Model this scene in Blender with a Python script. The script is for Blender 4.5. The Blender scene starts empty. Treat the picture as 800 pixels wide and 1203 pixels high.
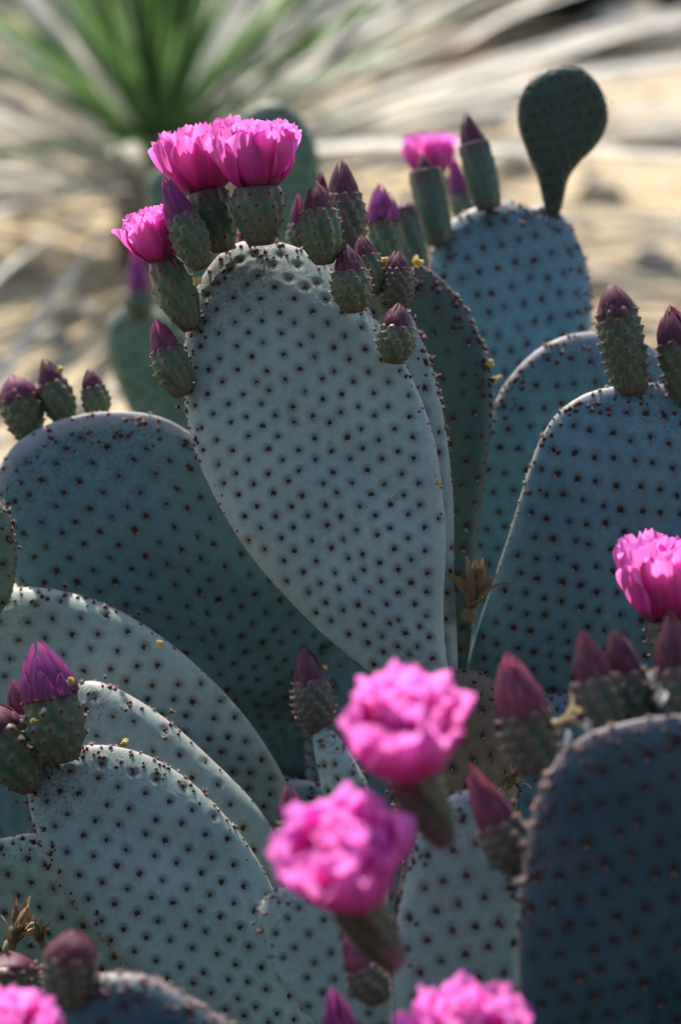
import bpy, math, random
import numpy as np
from mathutils import Vector, Matrix, Quaternion, noise as mnoise

random.seed(7)
RNG = np.random.default_rng(11)
S = bpy.context.scene
COL = S.collection
R = math.radians

# ------------------------------------------------------------------ camera, sky, sun, exposure
PITCH = R(20.0)
FOCUS = 1.275
LENS, SENSOR = 85.0, 36.0
CENTRE = Vector((0, 0, 0.30))
FWD = Vector((0, math.cos(PITCH), -math.sin(PITCH)))
UP = Vector((0, math.sin(PITCH), math.cos(PITCH)))
RIGHT = Vector((1, 0, 0))
CAM = CENTRE - FWD * FOCUS
cd = bpy.data.cameras.new('camera')
cam = bpy.data.objects.new('camera', cd)
COL.objects.link(cam)
cam.location = CAM
cam.rotation_euler = (math.pi / 2 - PITCH, 0, 0)
cd.sensor_fit = 'VERTICAL'
cd.sensor_height = SENSOR
cd.sensor_width = 24
cd.lens = LENS
cd.clip_start, cd.clip_end = 0.05, 300
cd.dof.use_dof = True
cd.dof.focus_distance = FOCUS - 0.008
cd.dof.aperture_fstop = 4.2
cd.dof.aperture_blades = 9
S.camera = cam

SUN_EL, SUN_AZ = R(47), R(-18)          # azimuth from +Y towards +X
w = bpy.data.worlds.new('World'); S.world = w; w.use_nodes = True
wn = w.node_tree
sky = wn.nodes.new('ShaderNodeTexSky')
sky.sky_type = 'NISHITA'; sky.sun_disc = False
sky.sun_elevation = SUN_EL; sky.sun_rotation = SUN_AZ
sky.air_density = 1.0; sky.dust_density = 1.0; sky.ozone_density = 1.0
bg = wn.nodes['Background']
wn.links.new(sky.outputs[0], bg.inputs[0]); bg.inputs[1].default_value = 0.15
sl = bpy.data.lights.new('sun', 'SUN'); sl.energy = 4.7; sl.angle = R(0.53); sl.color = (1.0, 0.93, 0.82)
so = bpy.data.objects.new('sun', sl); COL.objects.link(so)
SDIR = Vector((math.sin(SUN_AZ) * math.cos(SUN_EL), math.cos(SUN_AZ) * math.cos(SUN_EL), math.sin(SUN_EL)))
so.rotation_euler = SDIR.to_track_quat('Z', 'Y').to_euler(); so.location = (0, 2, 4)
S.view_settings.view_transform = 'Standard'; S.view_settings.look = 'None'
S.view_settings.gamma = 1; S.view_settings.use_curve_mapping = False
S.view_settings.exposure = 0.85
S.cycles.max_bounces = 5; S.cycles.diffuse_bounces = 4; S.cycles.transparent_max_bounces = 8
S.cycles.use_denoising = True
S.cycles.sample_clamp_indirect = 6

PXF = SENSOR / LENS / 1203.0


def ray(px, py):
    return FWD + RIGHT * ((px - 400) * PXF) + UP * ((601.5 - py) * PXF)


def at(px, py, d):
    """a point of the place seen at photo pixel (px, py), d metres deep along the lens axis"""
    return CAM + ray(px, py) * d


def px2m(p, d):
    return p * PXF * d


# ------------------------------------------------------------------ materials
def new_mat(name):
    m = bpy.data.materials.new(name); m.use_nodes = True
    nt = m.node_tree
    b = nt.nodes['Principled BSDF']
    return m, nt, b


def N(nt, t, **kw):
    n = nt.nodes.new(t)
    for k, v in kw.items():
        setattr(n, k, v)
    return n


def noise_node(nt, scale, detail=3, rough=0.55, vec=None):
    n = N(nt, 'ShaderNodeTexNoise'); n.inputs['Scale'].default_value = scale
    n.inputs['Detail'].default_value = detail; n.inputs['Roughness'].default_value = rough
    if vec is not None: nt.links.new(vec, n.inputs['Vector'])
    return n


def ramp(nt, fac, stops):
    r = N(nt, 'ShaderNodeValToRGB')
    el = r.color_ramp.elements
    while len(el) < len(stops): el.new(0.5)
    for e, (p, c) in zip(el, stops):
        e.position = p; e.color = (c if len(c) == 4 else (*c, 1))
    nt.links.new(fac, r.inputs[0])
    return r.outputs[0]


def mix(nt, fac, a, b, mode='MIX'):
    n = N(nt, 'ShaderNodeMix', data_type='RGBA', blend_type=mode)
    for sock, v in ((n.inputs[0], fac), (n.inputs[6], a), (n.inputs[7], b)):
        if hasattr(v, 'links') or isinstance(v, bpy.types.NodeSocket): nt.links.new(v, sock)
        elif isinstance(v, (int, float)): sock.default_value = v
        else: sock.default_value = (*v, 1) if len(v) == 3 else v
    return n.outputs[2]


def math_node(nt, op, a, b=0.0, clamp=False):
    n = N(nt, 'ShaderNodeMath', operation=op); n.use_clamp = clamp
    for s, v in zip(n.inputs, (a, b)):
        if isinstance(v, (int, float)): s.default_value = v
        else: nt.links.new(v, s)
    return n.outputs[0]


def bump(nt, h, strength, dist, b):
    n = N(nt, 'ShaderNodeBump'); n.inputs['Strength'].default_value = strength; n.inputs['Distance'].default_value = dist
    nt.links.new(h, n.inputs['Height']); nt.links.new(n.outputs[0], b.inputs['Normal'])


def pad_material(name, c1, c2, halo, rim, pit=(0.035, 0.03, 0.03), sc=1.0):
    m, nt, b = new_mat(name)
    tc = N(nt, 'ShaderNodeTexCoord').outputs['Object']
    at_ = N(nt, 'ShaderNodeAttribute', attribute_name='mask')
    sep = N(nt, 'ShaderNodeSeparateColor'); nt.links.new(at_.outputs['Color'], sep.inputs[0])
    n1 = noise_node(nt, 28, 4, 0.6, tc); n2 = noise_node(nt, 260, 3, 0.6, tc); n3 = noise_node(nt, 1300, 2, 0.5, tc)
    f1 = ramp(nt, n1.outputs[0], [(0.32, (0, 0, 0)), (0.68, (1, 1, 1))])
    c = mix(nt, f1, c1, c2)
    fine = ramp(nt, n2.outputs[0], [(0.35, (0.86, 0.88, 0.88)), (0.7, (1.07, 1.06, 1.05))])
    c = mix(nt, 1.0, c, fine, 'MULTIPLY')
    # scratches and scars near the top margin: where scuff mask and fine noise meet
    n4 = noise_node(nt, 520, 4, 0.7, tc)
    sc_f = math_node(nt, 'MULTIPLY', math_node(nt, 'SUBTRACT', math_node(nt, 'ADD', n4.outputs[0], math_node(nt, 'MULTIPLY', sep.outputs[2], 0.28)), 0.72, True), 7.0, True)
    c = mix(nt, math_node(nt, 'MULTIPLY', sc_f, 0.75), c, (0.10, 0.115, 0.10))
    mp = N(nt, 'ShaderNodeMapping'); mp.inputs['Scale'].default_value = (1.0, 1.0, 0.28); nt.links.new(tc, mp.inputs[0])
    n5 = noise_node(nt, 95, 5, 0.72, mp.outputs[0]); n6 = noise_node(nt, 42, 3, 0.5, tc)
    rub = math_node(nt, 'MULTIPLY', math_node(nt, 'SUBTRACT', n5.outputs[0], 0.56, True), 3.2, True)
    c = mix(nt, math_node(nt, 'MULTIPLY', rub, 0.6), c, tuple(x * 0.52 for x in c1))
    vo = N(nt, 'ShaderNodeTexVoronoi'); vo.inputs['Scale'].default_value = 62; nt.links.new(tc, vo.inputs['Vector'])
    spot = math_node(nt, 'MULTIPLY', math_node(nt, 'LESS_THAN', vo.outputs['Distance'], math_node(nt, 'MULTIPLY', math_node(nt, 'SUBTRACT', n6.outputs[0], 0.5, True), 0.9)), math_node(nt, 'ADD', n4.outputs[0], 0.1))
    c = mix(nt, spot, c, (0.24, 0.20, 0.14))
    hal = math_node(nt, 'MULTIPLY', sep.outputs[0], math_node(nt, 'ADD', math_node(nt, 'MULTIPLY', n4.outputs[0], 1.1), 0.25), True)
    c = mix(nt, hal, c, halo)
    rm = math_node(nt, 'MULTIPLY', sep.outputs[1], math_node(nt, 'ADD', math_node(nt, 'MULTIPLY', n2.outputs[0], 1.6), -0.15), True)
    c = mix(nt, rm, c, rim)
    c = mix(nt, at_.outputs['Alpha'], c, pit)
    nt.links.new(c, b.inputs['Base Color'])
    b.inputs['Roughness'].default_value = 0.52
    b.inputs['Specular IOR Level'].default_value = 0.38
    bump(nt, mix(nt, 0.5, n2.outputs[0], n3.outputs[0]), 0.22, 0.0012, b)
    return m


M = {}
M['pad'] = pad_material('pad_skin', (0.28, 0.37, 0.31), (0.355, 0.44, 0.375), (0.075, 0.08, 0.05), (0.40, 0.32, 0.31))
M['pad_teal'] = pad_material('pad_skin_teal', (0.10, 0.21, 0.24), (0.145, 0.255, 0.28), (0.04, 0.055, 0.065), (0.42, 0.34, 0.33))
M['pad_shade'] = pad_material('pad_skin_shade', (0.03, 0.085, 0.115), (0.06, 0.13, 0.165), (0.015, 0.02, 0.025), (0.22, 0.15, 0.15))  # darker skin for the front pads, their shade put into the colour
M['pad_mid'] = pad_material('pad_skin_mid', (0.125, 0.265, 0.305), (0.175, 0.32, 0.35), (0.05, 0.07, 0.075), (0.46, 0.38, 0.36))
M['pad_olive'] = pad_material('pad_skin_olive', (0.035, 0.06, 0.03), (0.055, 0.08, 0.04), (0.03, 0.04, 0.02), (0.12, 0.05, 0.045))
M['pad_sage'] = pad_material('pad_skin_sage', (0.25, 0.32, 0.275), (0.31, 0.37, 0.325), (0.11, 0.13, 0.10), (0.42, 0.34, 0.33))
M['pad_green'] = pad_material('pad_skin_green', (0.13, 0.21, 0.115), (0.17, 0.25, 0.14), (0.06, 0.08, 0.04), (0.25, 0.15, 0.12))
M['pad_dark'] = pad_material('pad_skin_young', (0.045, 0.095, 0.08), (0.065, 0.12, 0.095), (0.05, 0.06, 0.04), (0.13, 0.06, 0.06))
M['pad_brown'] = pad_material('pad_skin_corky', (0.17, 0.11, 0.06), (0.27, 0.185, 0.10), (0.05, 0.03, 0.02), (0.16, 0.10, 0.06))


def simple(name, c1, c2, scale=200, rough=0.6, spec=0.3, bmp=0.3, bd=0.001, trans=0.0):
    m, nt, b = new_mat(name)
    tc = N(nt, 'ShaderNodeTexCoord').outputs['Object']
    n = noise_node(nt, scale, 4, 0.6, tc)
    oi = N(nt, 'ShaderNodeObjectInfo')
    f = ramp(nt, n.outputs[0], [(0.3, (0, 0, 0)), (0.7, (1, 1, 1))])
    c = mix(nt, f, c1, c2)
    hv = N(nt, 'ShaderNodeHueSaturation'); nt.links.new(c, hv.inputs['Color'])
    nt.links.new(math_node(nt, 'ADD', math_node(nt, 'MULTIPLY', oi.outputs['Random'], 0.3), 0.85), hv.inputs['Value'])
    nt.links.new(hv.outputs[0], b.inputs['Base Color'])
    b.inputs['Roughness'].default_value = rough; b.inputs['Specular IOR Level'].default_value = spec
    if bmp: bump(nt, n.outputs[0], bmp, bd, b)
    if trans:
        t = N(nt, 'ShaderNodeBsdfTranslucent'); nt.links.new(hv.outputs[0], t.inputs[0])
        ms = N(nt, 'ShaderNodeMixShader'); ms.inputs[0].default_value = trans
        nt.links.new(b.outputs[0], ms.inputs[1]); nt.links.new(t.outputs[0], ms.inputs[2])
        nt.links.new(ms.outputs[0], nt.nodes['Material Output'].inputs[0])
    return m


M['glochid'] = simple('glochid_dark', (0.038, 0.020, 0.015), (0.11, 0.05, 0.034), 900, 0.7, 0.2, 0)
M['glochid_red'] = simple('glochid_red', (0.16, 0.035, 0.03), (0.28, 0.075, 0.06), 900, 0.6, 0.2, 0, trans=0.25)
M['glochid_rim'] = simple('glochid_rim', (0.04, 0.015, 0.022), (0.12, 0.04, 0.045), 900, 0.7, 0.2, 0, trans=0.15)
M['bristle'] = simple('bristle_pale', (0.50, 0.36, 0.30), (0.68, 0.54, 0.46), 900, 0.5, 0.3, 0, trans=0.35)
M['spine'] = simple('spine_bud_pale', (0.42, 0.33, 0.28), (0.55, 0.44, 0.38), 900, 0.5, 0.3, 0)
M['straw'] = simple('dry_straw', (0.42, 0.31, 0.17), (0.62, 0.50, 0.32), 120, 0.8, 0.1, 0.3, 0.001, trans=0.3)
M['straw_brown'] = simple('dry_brown', (0.26, 0.16, 0.08), (0.50, 0.36, 0.20), 150, 0.8, 0.1, 0.4, 0.001, trans=0.2)
M['yellow'] = simple('yellow_blossom', (0.62, 0.44, 0.10), (0.75, 0.62, 0.26), 400, 0.6, 0.2, 0, trans=0.35)
M['chaff'] = simple('pale_chaff', (0.6, 0.55, 0.46), (0.75, 0.70, 0.62), 400, 0.6, 0.2, 0, trans=0.35)
M['leaf_green'] = simple('yucca_leaf_green', (0.08, 0.16, 0.045), (0.13, 0.23, 0.07), 25, 0.5, 0.4, 0, trans=0.4)
M['leaf_dry'] = simple('yucca_leaf_dry', (0.52, 0.49, 0.42), (0.70, 0.67, 0.60), 18, 0.6, 0.35, 0, trans=0.3)
M['rock_pale'] = simple('pale_stone', (0.40, 0.35, 0.27), (0.56, 0.50, 0.40), 14, 0.9, 0.15, 0.6, 0.02)
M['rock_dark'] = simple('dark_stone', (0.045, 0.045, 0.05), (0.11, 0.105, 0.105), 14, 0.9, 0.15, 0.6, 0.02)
M['rock_rust'] = simple('rust_stone', (0.24, 0.10, 0.045), (0.36, 0.18, 0.09), 14, 0.9, 0.15, 0.6, 0.02)
M['shrub'] = simple('shrub_leaf', (0.022, 0.03, 0.02), (0.04, 0.052, 0.03), 20, 0.7, 0.15, 0, trans=0.1)
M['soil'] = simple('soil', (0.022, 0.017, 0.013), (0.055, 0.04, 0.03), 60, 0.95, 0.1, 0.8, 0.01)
M['wood'] = simple('yucca_trunk', (0.14, 0.10, 0.065), (0.25, 0.19, 0.13), 60, 0.9, 0.1, 0.6, 0.01)
M['stamen'] = simple('stamen', (0.75, 0.55, 0.25), (0.8, 0.65, 0.35), 300, 0.6, 0.2, 0)


def sand_material():
    m, nt, b = new_mat('sand')
    tc = N(nt, 'ShaderNodeTexCoord').outputs['Object']
    n1 = noise_node(nt, 1.6, 5, 0.6, tc); n2 = noise_node(nt, 30, 5, 0.7, tc); n3 = noise_node(nt, 260, 2, 0.6, tc)
    c = ramp(nt, n1.outputs[0], [(0.3, (0.36, 0.28, 0.15)), (0.5, (0.46, 0.365, 0.205)), (0.7, (0.53, 0.435, 0.27))])
    c = mix(nt, 1.0, c, ramp(nt, n2.outputs[0], [(0.3, (0.70, 0.68, 0.66)), (0.65, (1.08, 1.08, 1.08))]), 'MULTIPLY')
    c = mix(nt, 0.5, c, ramp(nt, n3.outputs[0], [(0.3, (0.28, 0.20, 0.12)), (0.7, (0.68, 0.58, 0.44))]))
    nt.links.new(c, b.inputs['Base Color']); b.inputs['Roughness'].default_value = 0.95
    b.inputs['Specular IOR Level'].default_value = 0.1
    bump(nt, mix(nt, 0.5, n2.outputs[0], n3.outputs[0]), 0.6, 0.01, b)
    return m


M['sand'] = sand_material()


def petal_material(name, base, mid, tip, trans=0.5, streak=0.35):
    m, nt, b = new_mat(name)
    a = N(nt, 'ShaderNodeAttribute', attribute_name='pt')
    sep = N(nt, 'ShaderNodeSeparateColor'); nt.links.new(a.outputs['Color'], sep.inputs[0])
    oi = N(nt, 'ShaderNodeObjectInfo')
    comb = N(nt, 'ShaderNodeCombineXYZ')
    nt.links.new(math_node(nt, 'MULTIPLY', sep.outputs[1], 14.0), comb.inputs[0])
    nt.links.new(math_node(nt, 'MULTIPLY', sep.outputs[0], 1.3), comb.inputs[1])
    nt.links.new(math_node(nt, 'MULTIPLY', oi.outputs['Random'], 31.0), comb.inputs[2])
    vein = noise_node(nt, 1.6, 3, 0.6, comb.outputs[0])
    c = ramp(nt, sep.outputs[0], [(0.0, base), (0.38, mid), (0.9, tip)])
    c = mix(nt, streak, c, ramp(nt, vein.outputs[0], [(0.3, tuple(x * 0.6 for x in mid)), (0.72, tip)]))
    hv = N(nt, 'ShaderNodeHueSaturation'); nt.links.new(c, hv.inputs['Color'])
    nt.links.new(math_node(nt, 'ADD', math_node(nt, 'MULTIPLY', oi.outputs['Random'], 0.03), 0.485), hv.inputs['Hue'])
    nt.links.new(math_node(nt, 'ADD', math_node(nt, 'MULTIPLY', oi.outputs['Random'], 0.2), 0.9), hv.inputs['Value'])
    nt.links.new(hv.outputs[0], b.inputs['Base Color'])
    b.inputs['Roughness'].default_value = 0.45; b.inputs['Specular IOR Level'].default_value = 0.35
    bump(nt, vein.outputs[0], 0.35, 0.0012, b)
    t = N(nt, 'ShaderNodeBsdfTranslucent'); nt.links.new(hv.outputs[0], t.inputs[0])
    ms = N(nt, 'ShaderNodeMixShader'); ms.inputs[0].default_value = trans
    nt.links.new(b.outputs[0], ms.inputs[1]); nt.links.new(t.outputs[0], ms.inputs[2])
    nt.links.new(ms.outputs[0], nt.nodes['Material Output'].inputs[0])
    return m


M['petal'] = petal_material('petal_pink', (0.50, 0.02, 0.12), (0.91, 0.075, 0.52), (0.95, 0.27, 0.73), 0.62, 0.25)
M['petal_outer'] = petal_material('petal_outer', (0.28, 0.02, 0.04), (0.70, 0.06, 0.30), (0.88, 0.18, 0.58), 0.4)
M['sepal'] = petal_material('sepal_purple', (0.075, 0.07, 0.05), (0.13, 0.035, 0.06), (0.22, 0.055, 0.095), 0.25, 0.75)
M['sepal_pink'] = petal_material('sepal_magenta', (0.10, 0.06, 0.05), (0.30, 0.045, 0.20), (0.50, 0.09, 0.36), 0.4, 0.65)
M['sepal_rose'] = petal_material('sepal_rose', (0.09, 0.06, 0.05), (0.22, 0.045, 0.10), (0.42, 0.11, 0.20), 0.35, 0.65)


def ovary_material(name, a, b_, red):
    m, nt, b = new_mat(name)
    at_ = N(nt, 'ShaderNodeAttribute', attribute_name='mask')
    sep = N(nt, 'ShaderNodeSeparateColor'); nt.links.new(at_.outputs['Color'], sep.inputs[0])
    tc = N(nt, 'ShaderNodeTexCoord').outputs['Object']
    n = noise_node(nt, 180, 4, 0.6, tc)
    c = mix(nt, sep.outputs[0], a, b_)
    c = mix(nt, math_node(nt, 'MULTIPLY', n.outputs[0], 0.35), c, tuple(x * 0.6 for x in a))
    c = mix(nt, sep.outputs[1], c, red)
    nt.links.new(c, b.inputs['Base Color']); b.inputs['Roughness'].default_value = 0.45
    b.inputs['Specular IOR Level'].default_value = 0.35
    bump(nt, n.outputs[0], 0.2, 0.001, b)
    return m


M['ovary'] = ovary_material('bud_green', (0.05, 0.095, 0.04), (0.15, 0.21, 0.115), (0.15, 0.05, 0.06))
M['ovary_dusk'] = ovary_material('bud_dull', (0.045, 0.065, 0.042), (0.12, 0.14, 0.095), (0.16, 0.07, 0.07))
M['ovary_blue'] = ovary_material('bud_smooth', (0.07, 0.13, 0.08), (0.10, 0.165, 0.105), (0.10, 0.05, 0.05))


# ------------------------------------------------------------------ mesh helpers
def mesh_np(name, V, F, mats, mi=None, smooth=True, attrs=None):
    me = bpy.data.meshes.new(name)
    me.from_pydata([tuple(v) for v in np.asarray(V, float).tolist()], [], [tuple(f) for f in F])
    for m in mats: me.materials.append(m)
    if mi is not None: me.polygons.foreach_set('material_index', np.asarray(mi, np.int32))
    if smooth: me.polygons.foreach_set('use_smooth', np.ones(len(me.polygons), bool))
    for k, arr in (attrs or {}).items():
        a = me.color_attributes.new(k, 'FLOAT_COLOR', 'POINT')
        a.data.foreach_set('color', np.asarray(arr, np.float32).ravel())
    me.update()
    return me


def link(name, me, parent=None, mw=None, ml=None):
    o = bpy.data.objects.new(name, me); COL.objects.link(o)
    if parent is not None: o.parent = parent
    if mw is not None:                      # wanted world matrix; parents are plain Empties or meshes with basis set
        o.matrix_basis = (world_of(parent).inverted() @ mw) if parent is not None else mw
    elif ml is not None:
        o.matrix_basis = ml
    return o


def world_of(o):
    m = Matrix.Identity(4)
    while o is not None:
        m = o.matrix_basis @ m; o = o.parent
    return m


def tag(o, label, cat, group=None, kind=None):
    o['label'] = label
    if cat: o['category'] = cat
    if group: o['group'] = group
    if kind: o['kind'] = kind
    return o


def frame(origin, z, x_hint=None, scale=1.0):
    z = Vector(z).normalized()
    xh = Vector(x_hint) if x_hint is not None else (Vector((1, 0, 0)) if abs(z.x) < 0.9 else Vector((0, 1, 0)))
    x = (xh - z * xh.dot(z)).normalized(); y = z.cross(x)
    m = Matrix((x, y, z)).transposed().to_4x4()
    if scale != 1.0: m = m @ Matrix.Scale(scale, 4)
    m.translation = Vector(origin)
    return m


def join_instances(protos, items):
    """protos: list of (V, F, MI); items: list of (proto index, 4x4 numpy) -> one V, F, MI"""
    Vs, Fs, Ms, off = [], [], [], 0
    for k, T in items:
        V, F, mi = protos[k]
        Vs.append(V @ T[:3, :3].T + T[:3, 3])
        Fs.extend([tuple(i + off for i in f) for f in F]); Ms.extend(mi); off += len(V)
    return np.concatenate(Vs), Fs, Ms


def add_geo(acc, V, F, m):
    off = sum(len(v) for v in acc[0])
    acc[0].append(np.asarray(V, float)); acc[1].extend([tuple(i + off for i in f) for f in F]); acc[2].extend([m] * len(F))


def acc_done(acc):
    return np.concatenate(acc[0]), acc[1], acc[2]


def dome(r, h, n=7, rings=2, sink=0.0, wob=0.15, rnd=random):
    V, F = [], []
    for j in range(rings + 1):
        t = j / (rings + 1)
        for i in range(n):
            a = 2 * math.pi * i / n
            rr = r * math.cos(t * math.pi / 2) * (1 + rnd.uniform(-wob, wob))
            V.append((rr * math.cos(a), rr * math.sin(a), h * math.sin(t * math.pi / 2) - sink))
    V.append((0, 0, h - sink))
    for j in range(rings):
        for i in range(n):
            a, b = j * n + i, j * n + (i + 1) % n
            F.append((a, b, b + n, a + n))
    for i in range(n):
        F.append((rings * n + i, rings * n + (i + 1) % n, len(V) - 1))
    return V, F


def spike(p, d, L, r):
    d = Vector(d).normalized(); x = d.orthogonal().normalized(); y = d.cross(x); p = Vector(p)
    V = [tuple(p + (x * math.cos(a) + y * math.sin(a)) * r) for a in (0, 2.094, 4.189)] + [tuple(p + d * L)]
    return V, [(0, 1, 3), (1, 2, 3), (2, 0, 3)]


def make_tuft(seed, r, h, nb, lb, pale_spot=True, tilt=0.5, sink=0.0004):
    rnd = random.Random(seed); acc = ([], [], [])
    V, F = dome(r, h, 7, 2, sink, 0.18, rnd); add_geo(acc, V, F, 0)
    for _ in range(nb):
        a = rnd.uniform(0, 6.283); q = rnd.uniform(0, tilt)
        d = (math.cos(a) * math.sin(q), math.sin(a) * math.sin(q), math.cos(q))
        p = (math.cos(a) * r * 0.5 * q / max(tilt, .01), math.sin(a) * r * 0.5 * q / max(tilt, .01), h * 0.4 - sink)
        V, F = spike(p, d, lb * rnd.uniform(0.6, 1.2), r * 0.13); add_geo(acc, V, F, 1 if rnd.random() < 0.6 else 0)
    if pale_spot:
        V, F = dome(r * 0.36, h * 0.9, 5, 1, sink * 0.4, 0.2, rnd)
        V = [(x + rnd.uniform(-.3, .3) * r, y - r * 0.75, z) for x, y, z in V]; add_geo(acc, V, F, 2)
    return acc_done(acc)


# face areoles (dark pit plugs) and margin areoles (brown cushions with pale bristles)
FACE_T = [make_tuft(s, 0.00125 * (0.85 + 0.08 * s), 0.0008, 9, 0.0015, True, 0.8) for s in range(5)]
RIM_T = [make_tuft(40 + s, 0.0015 * (0.8 + 0.1 * s), 0.0011, 22, 0.0026, False, 1.2) for s in range(5)]
FACE_MATS = [M['glochid'], M['glochid_red'], M['spine']]
RIM_MATS = [M['glochid_rim'], M['bristle'], M['spine']]
FACE_ME = [mesh_np('areole', V, F, FACE_MATS, mi) for V, F, mi in FACE_T]


# ------------------------------------------------------------------ pads
def catmull(P, per=14):
    P = np.asarray(P, float); n = len(P); out = []
    for i in range(n):
        p0, p1, p2, p3 = P[(i - 1) % n], P[i], P[(i + 1) % n], P[(i + 2) % n]
        for k in range(per):
            t = k / per
            out.append(0.5 * ((2 * p1) + (-p0 + p2) * t + (2 * p0 - 5 * p1 + 4 * p2 - p3) * t * t + (-p0 + 3 * p1 - 3 * p2 + p3) * t ** 3))
    return np.array(out)


def resample(P, n):
    Q = np.vstack([P, P[:1]]); L = np.r_[0, np.cumsum(np.linalg.norm(np.diff(Q, axis=0), axis=1))]
    s = np.linspace(0, L[-1], n, endpoint=False)
    return np.stack([np.interp(s, L, Q[:, k]) for k in range(Q.shape[1])], 1)


class Pad:
    def __init__(self, outline, d, base, tip, tilt=0, yaw=0, T=0.008, bend=(0.4, 0.4), q=5.0, nang=220, nring=46, seed=0):
        self.T, self.q, self.bend, self.seed = T, q, bend, seed
        px = catmull(outline); c = px.mean(0)
        self.O = at(c[0], c[1], d)
        tl, yw = R(tilt), R(yaw)
        n = RIGHT * (math.sin(yw) * math.cos(tl)) + UP * math.sin(tl) - FWD * (math.cos(tl) * math.cos(yw))
        self.n = n.normalized()
        b3, t3 = self.hit(*base), self.hit(*tip)
        self.v = (t3 - b3).normalized(); self.u = self.v.cross(self.n).normalized()
        uv = []
        for x, y in px:
            off = 0.0
            for _ in range(3):
                p = self.hit(x, y, off); q_ = ((p - self.O).dot(self.u), (p - self.O).dot(self.v)); off = self.off(*q_)
            uv.append(q_)
        self.out = resample(np.array(uv), nang)
        self.c = self.out.mean(0)
        rel = self.out - self.c
        ang = np.arctan2(rel[:, 1], rel[:, 0]); o = np.argsort(ang)
        self.ang = np.r_[ang[o][-1] - 2 * np.pi, ang[o], ang[o][0] + 2 * np.pi]
        rr = np.hypot(rel[:, 0], rel[:, 1])[o]; self.rad = np.r_[rr[-1], rr, rr[0]]
        self.nang, self.nring = nang, nring
        self.vb, self.vt = self.out[:, 1].min(), self.out[:, 1].max()
        vs = np.linspace(self.vb, self.vt, 60); wd, mid = [], []
        for a in vs:
            near = self.out[np.abs(self.out[:, 1] - a) < (self.vt - self.vb) / 24]
            wd.append((near[:, 0].max() - near[:, 0].min()) / 2 if len(near) > 1 else 0.004)
            mid.append((near[:, 0].max() + near[:, 0].min()) / 2 if len(near) > 1 else 0)
        self.vs, self.wd, self.mid = vs, np.array(wd), np.array(mid)

    def hit(self, x, y, off=0.0):
        r = ray(x, y); O = self.O + self.n * off
        return CAM + r * ((O - CAM).dot(self.n) / r.dot(self.n))

    def off(self, u, v):
        s = self.seed
        return (-self.bend[0] * u * u - self.bend[1] * v * v
                + 0.0011 * np.sin(u * 61 + s) * np.sin(v * 47 + 2 * s) + 0.0006 * np.sin(u * 130 + v * 90 + s))

    def frac(self, P):
        rel = np.atleast_2d(P) - self.c
        return np.hypot(rel[:, 0], rel[:, 1]) / np.interp(np.arctan2(rel[:, 1], rel[:, 0]), self.ang, self.rad)

    def h(self, s):
        return self.T * np.sqrt(np.clip(1 - np.clip(s, 0, 1) ** self.q, 0, 1))

    def local(self, P, s, side=1):
        """uv + thickness -> plane coordinates (u, v, w)"""
        return np.stack([P[:, 0], P[:, 1], self.off(P[:, 0], P[:, 1]) + side * self.h(s)], 1)

    def to_world(self, L):
        B = np.array([self.u, self.v, self.n])
        return np.asarray(L) @ B + np.array(self.O)

    def point(self, u, v, side=1):
        P = np.array([[u, v], [u + 5e-4, v], [u, v + 5e-4]])
        W = self.to_world(self.local(P, self.frac(P), side))
        n = np.cross(W[1] - W[0], W[2] - W[0]) * side
        n /= np.linalg.norm(n) + 1e-12
        return W[0], n

    def lattice(self, a, b, jit=0.26, smax=0.95, taper=0.35):
        """areoles in slanting rows that close up towards the base"""
        rnd = np.random.default_rng(self.seed + 5); H = self.vt - self.vb; wmax = self.wd.max()
        pts = []
        K = 60
        for i in range(-K, K):
            for j in range(-K, K):
                p = i * a[0] + j * b[0]; qv = i * a[1] + j * b[1]
                if abs(p) > 1.1 * wmax or not -0.2 * H < qv < 1.35 * H: continue
                # q from the tip downward, closing up
                t = qv / H; v = self.vt - H * (t * (1 + taper * 0.5) - taper * 0.42 * t * t)
                if v < self.vb: continue
                g = np.interp(v, self.vs, self.wd) / wmax
                u = np.interp(v, self.vs, self.mid) * 0.85 + p * (0.42 + 0.58 * min(1, g * 1.15))
                u += rnd.normal(0, jit * 0.35 * abs(a[0])); v += rnd.normal(0, jit * 0.35 * abs(a[0]))
                pts.append((u, v))
        pts = np.array(pts)
        pts = pts[self.frac(pts) < smax]
        keep = []
        for p in pts:
            if all((p[0] - k[0]) ** 2 + (p[1] - k[1]) ** 2 > (0.42 * a[0]) ** 2 for k in keep): keep.append(p)
        return np.array(keep)

    def mesh(self, name, mat, areoles, halo=1.0, pit=0.0009, rs=0.0032, scuff=1.0):
        na, nr = self.nang, self.nring
        sr = np.sin(np.linspace(0, 1, nr + 1) * np.pi / 2) ** 0.86; sr = sr[1:]
        backs = np.sin(np.linspace(0, 1, 15) * np.pi / 2)[1:-1]
        P = [self.c[None]]; Sv = [np.zeros(1)]; side = [np.ones(1)]
        for s in sr:
            P.append(self.c + (self.out - self.c) * s); Sv.append(np.full(na, s)); side.append(np.ones(na))
        for s in backs[::-1]:
            P.append(self.c + (self.out - self.c) * s); Sv.append(np.full(na, s)); side.append(-np.ones(na))
        P.append(self.c[None]); Sv.append(np.zeros(1)); side.append(-np.ones(1))
        P = np.concatenate(P); Sv = np.concatenate(Sv); side = np.concatenate(side)
        L = self.local(P, Sv, side)
        hal = np.zeros(len(P)); core = np.zeros(len(P)); disp = np.zeros(len(P))
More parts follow.
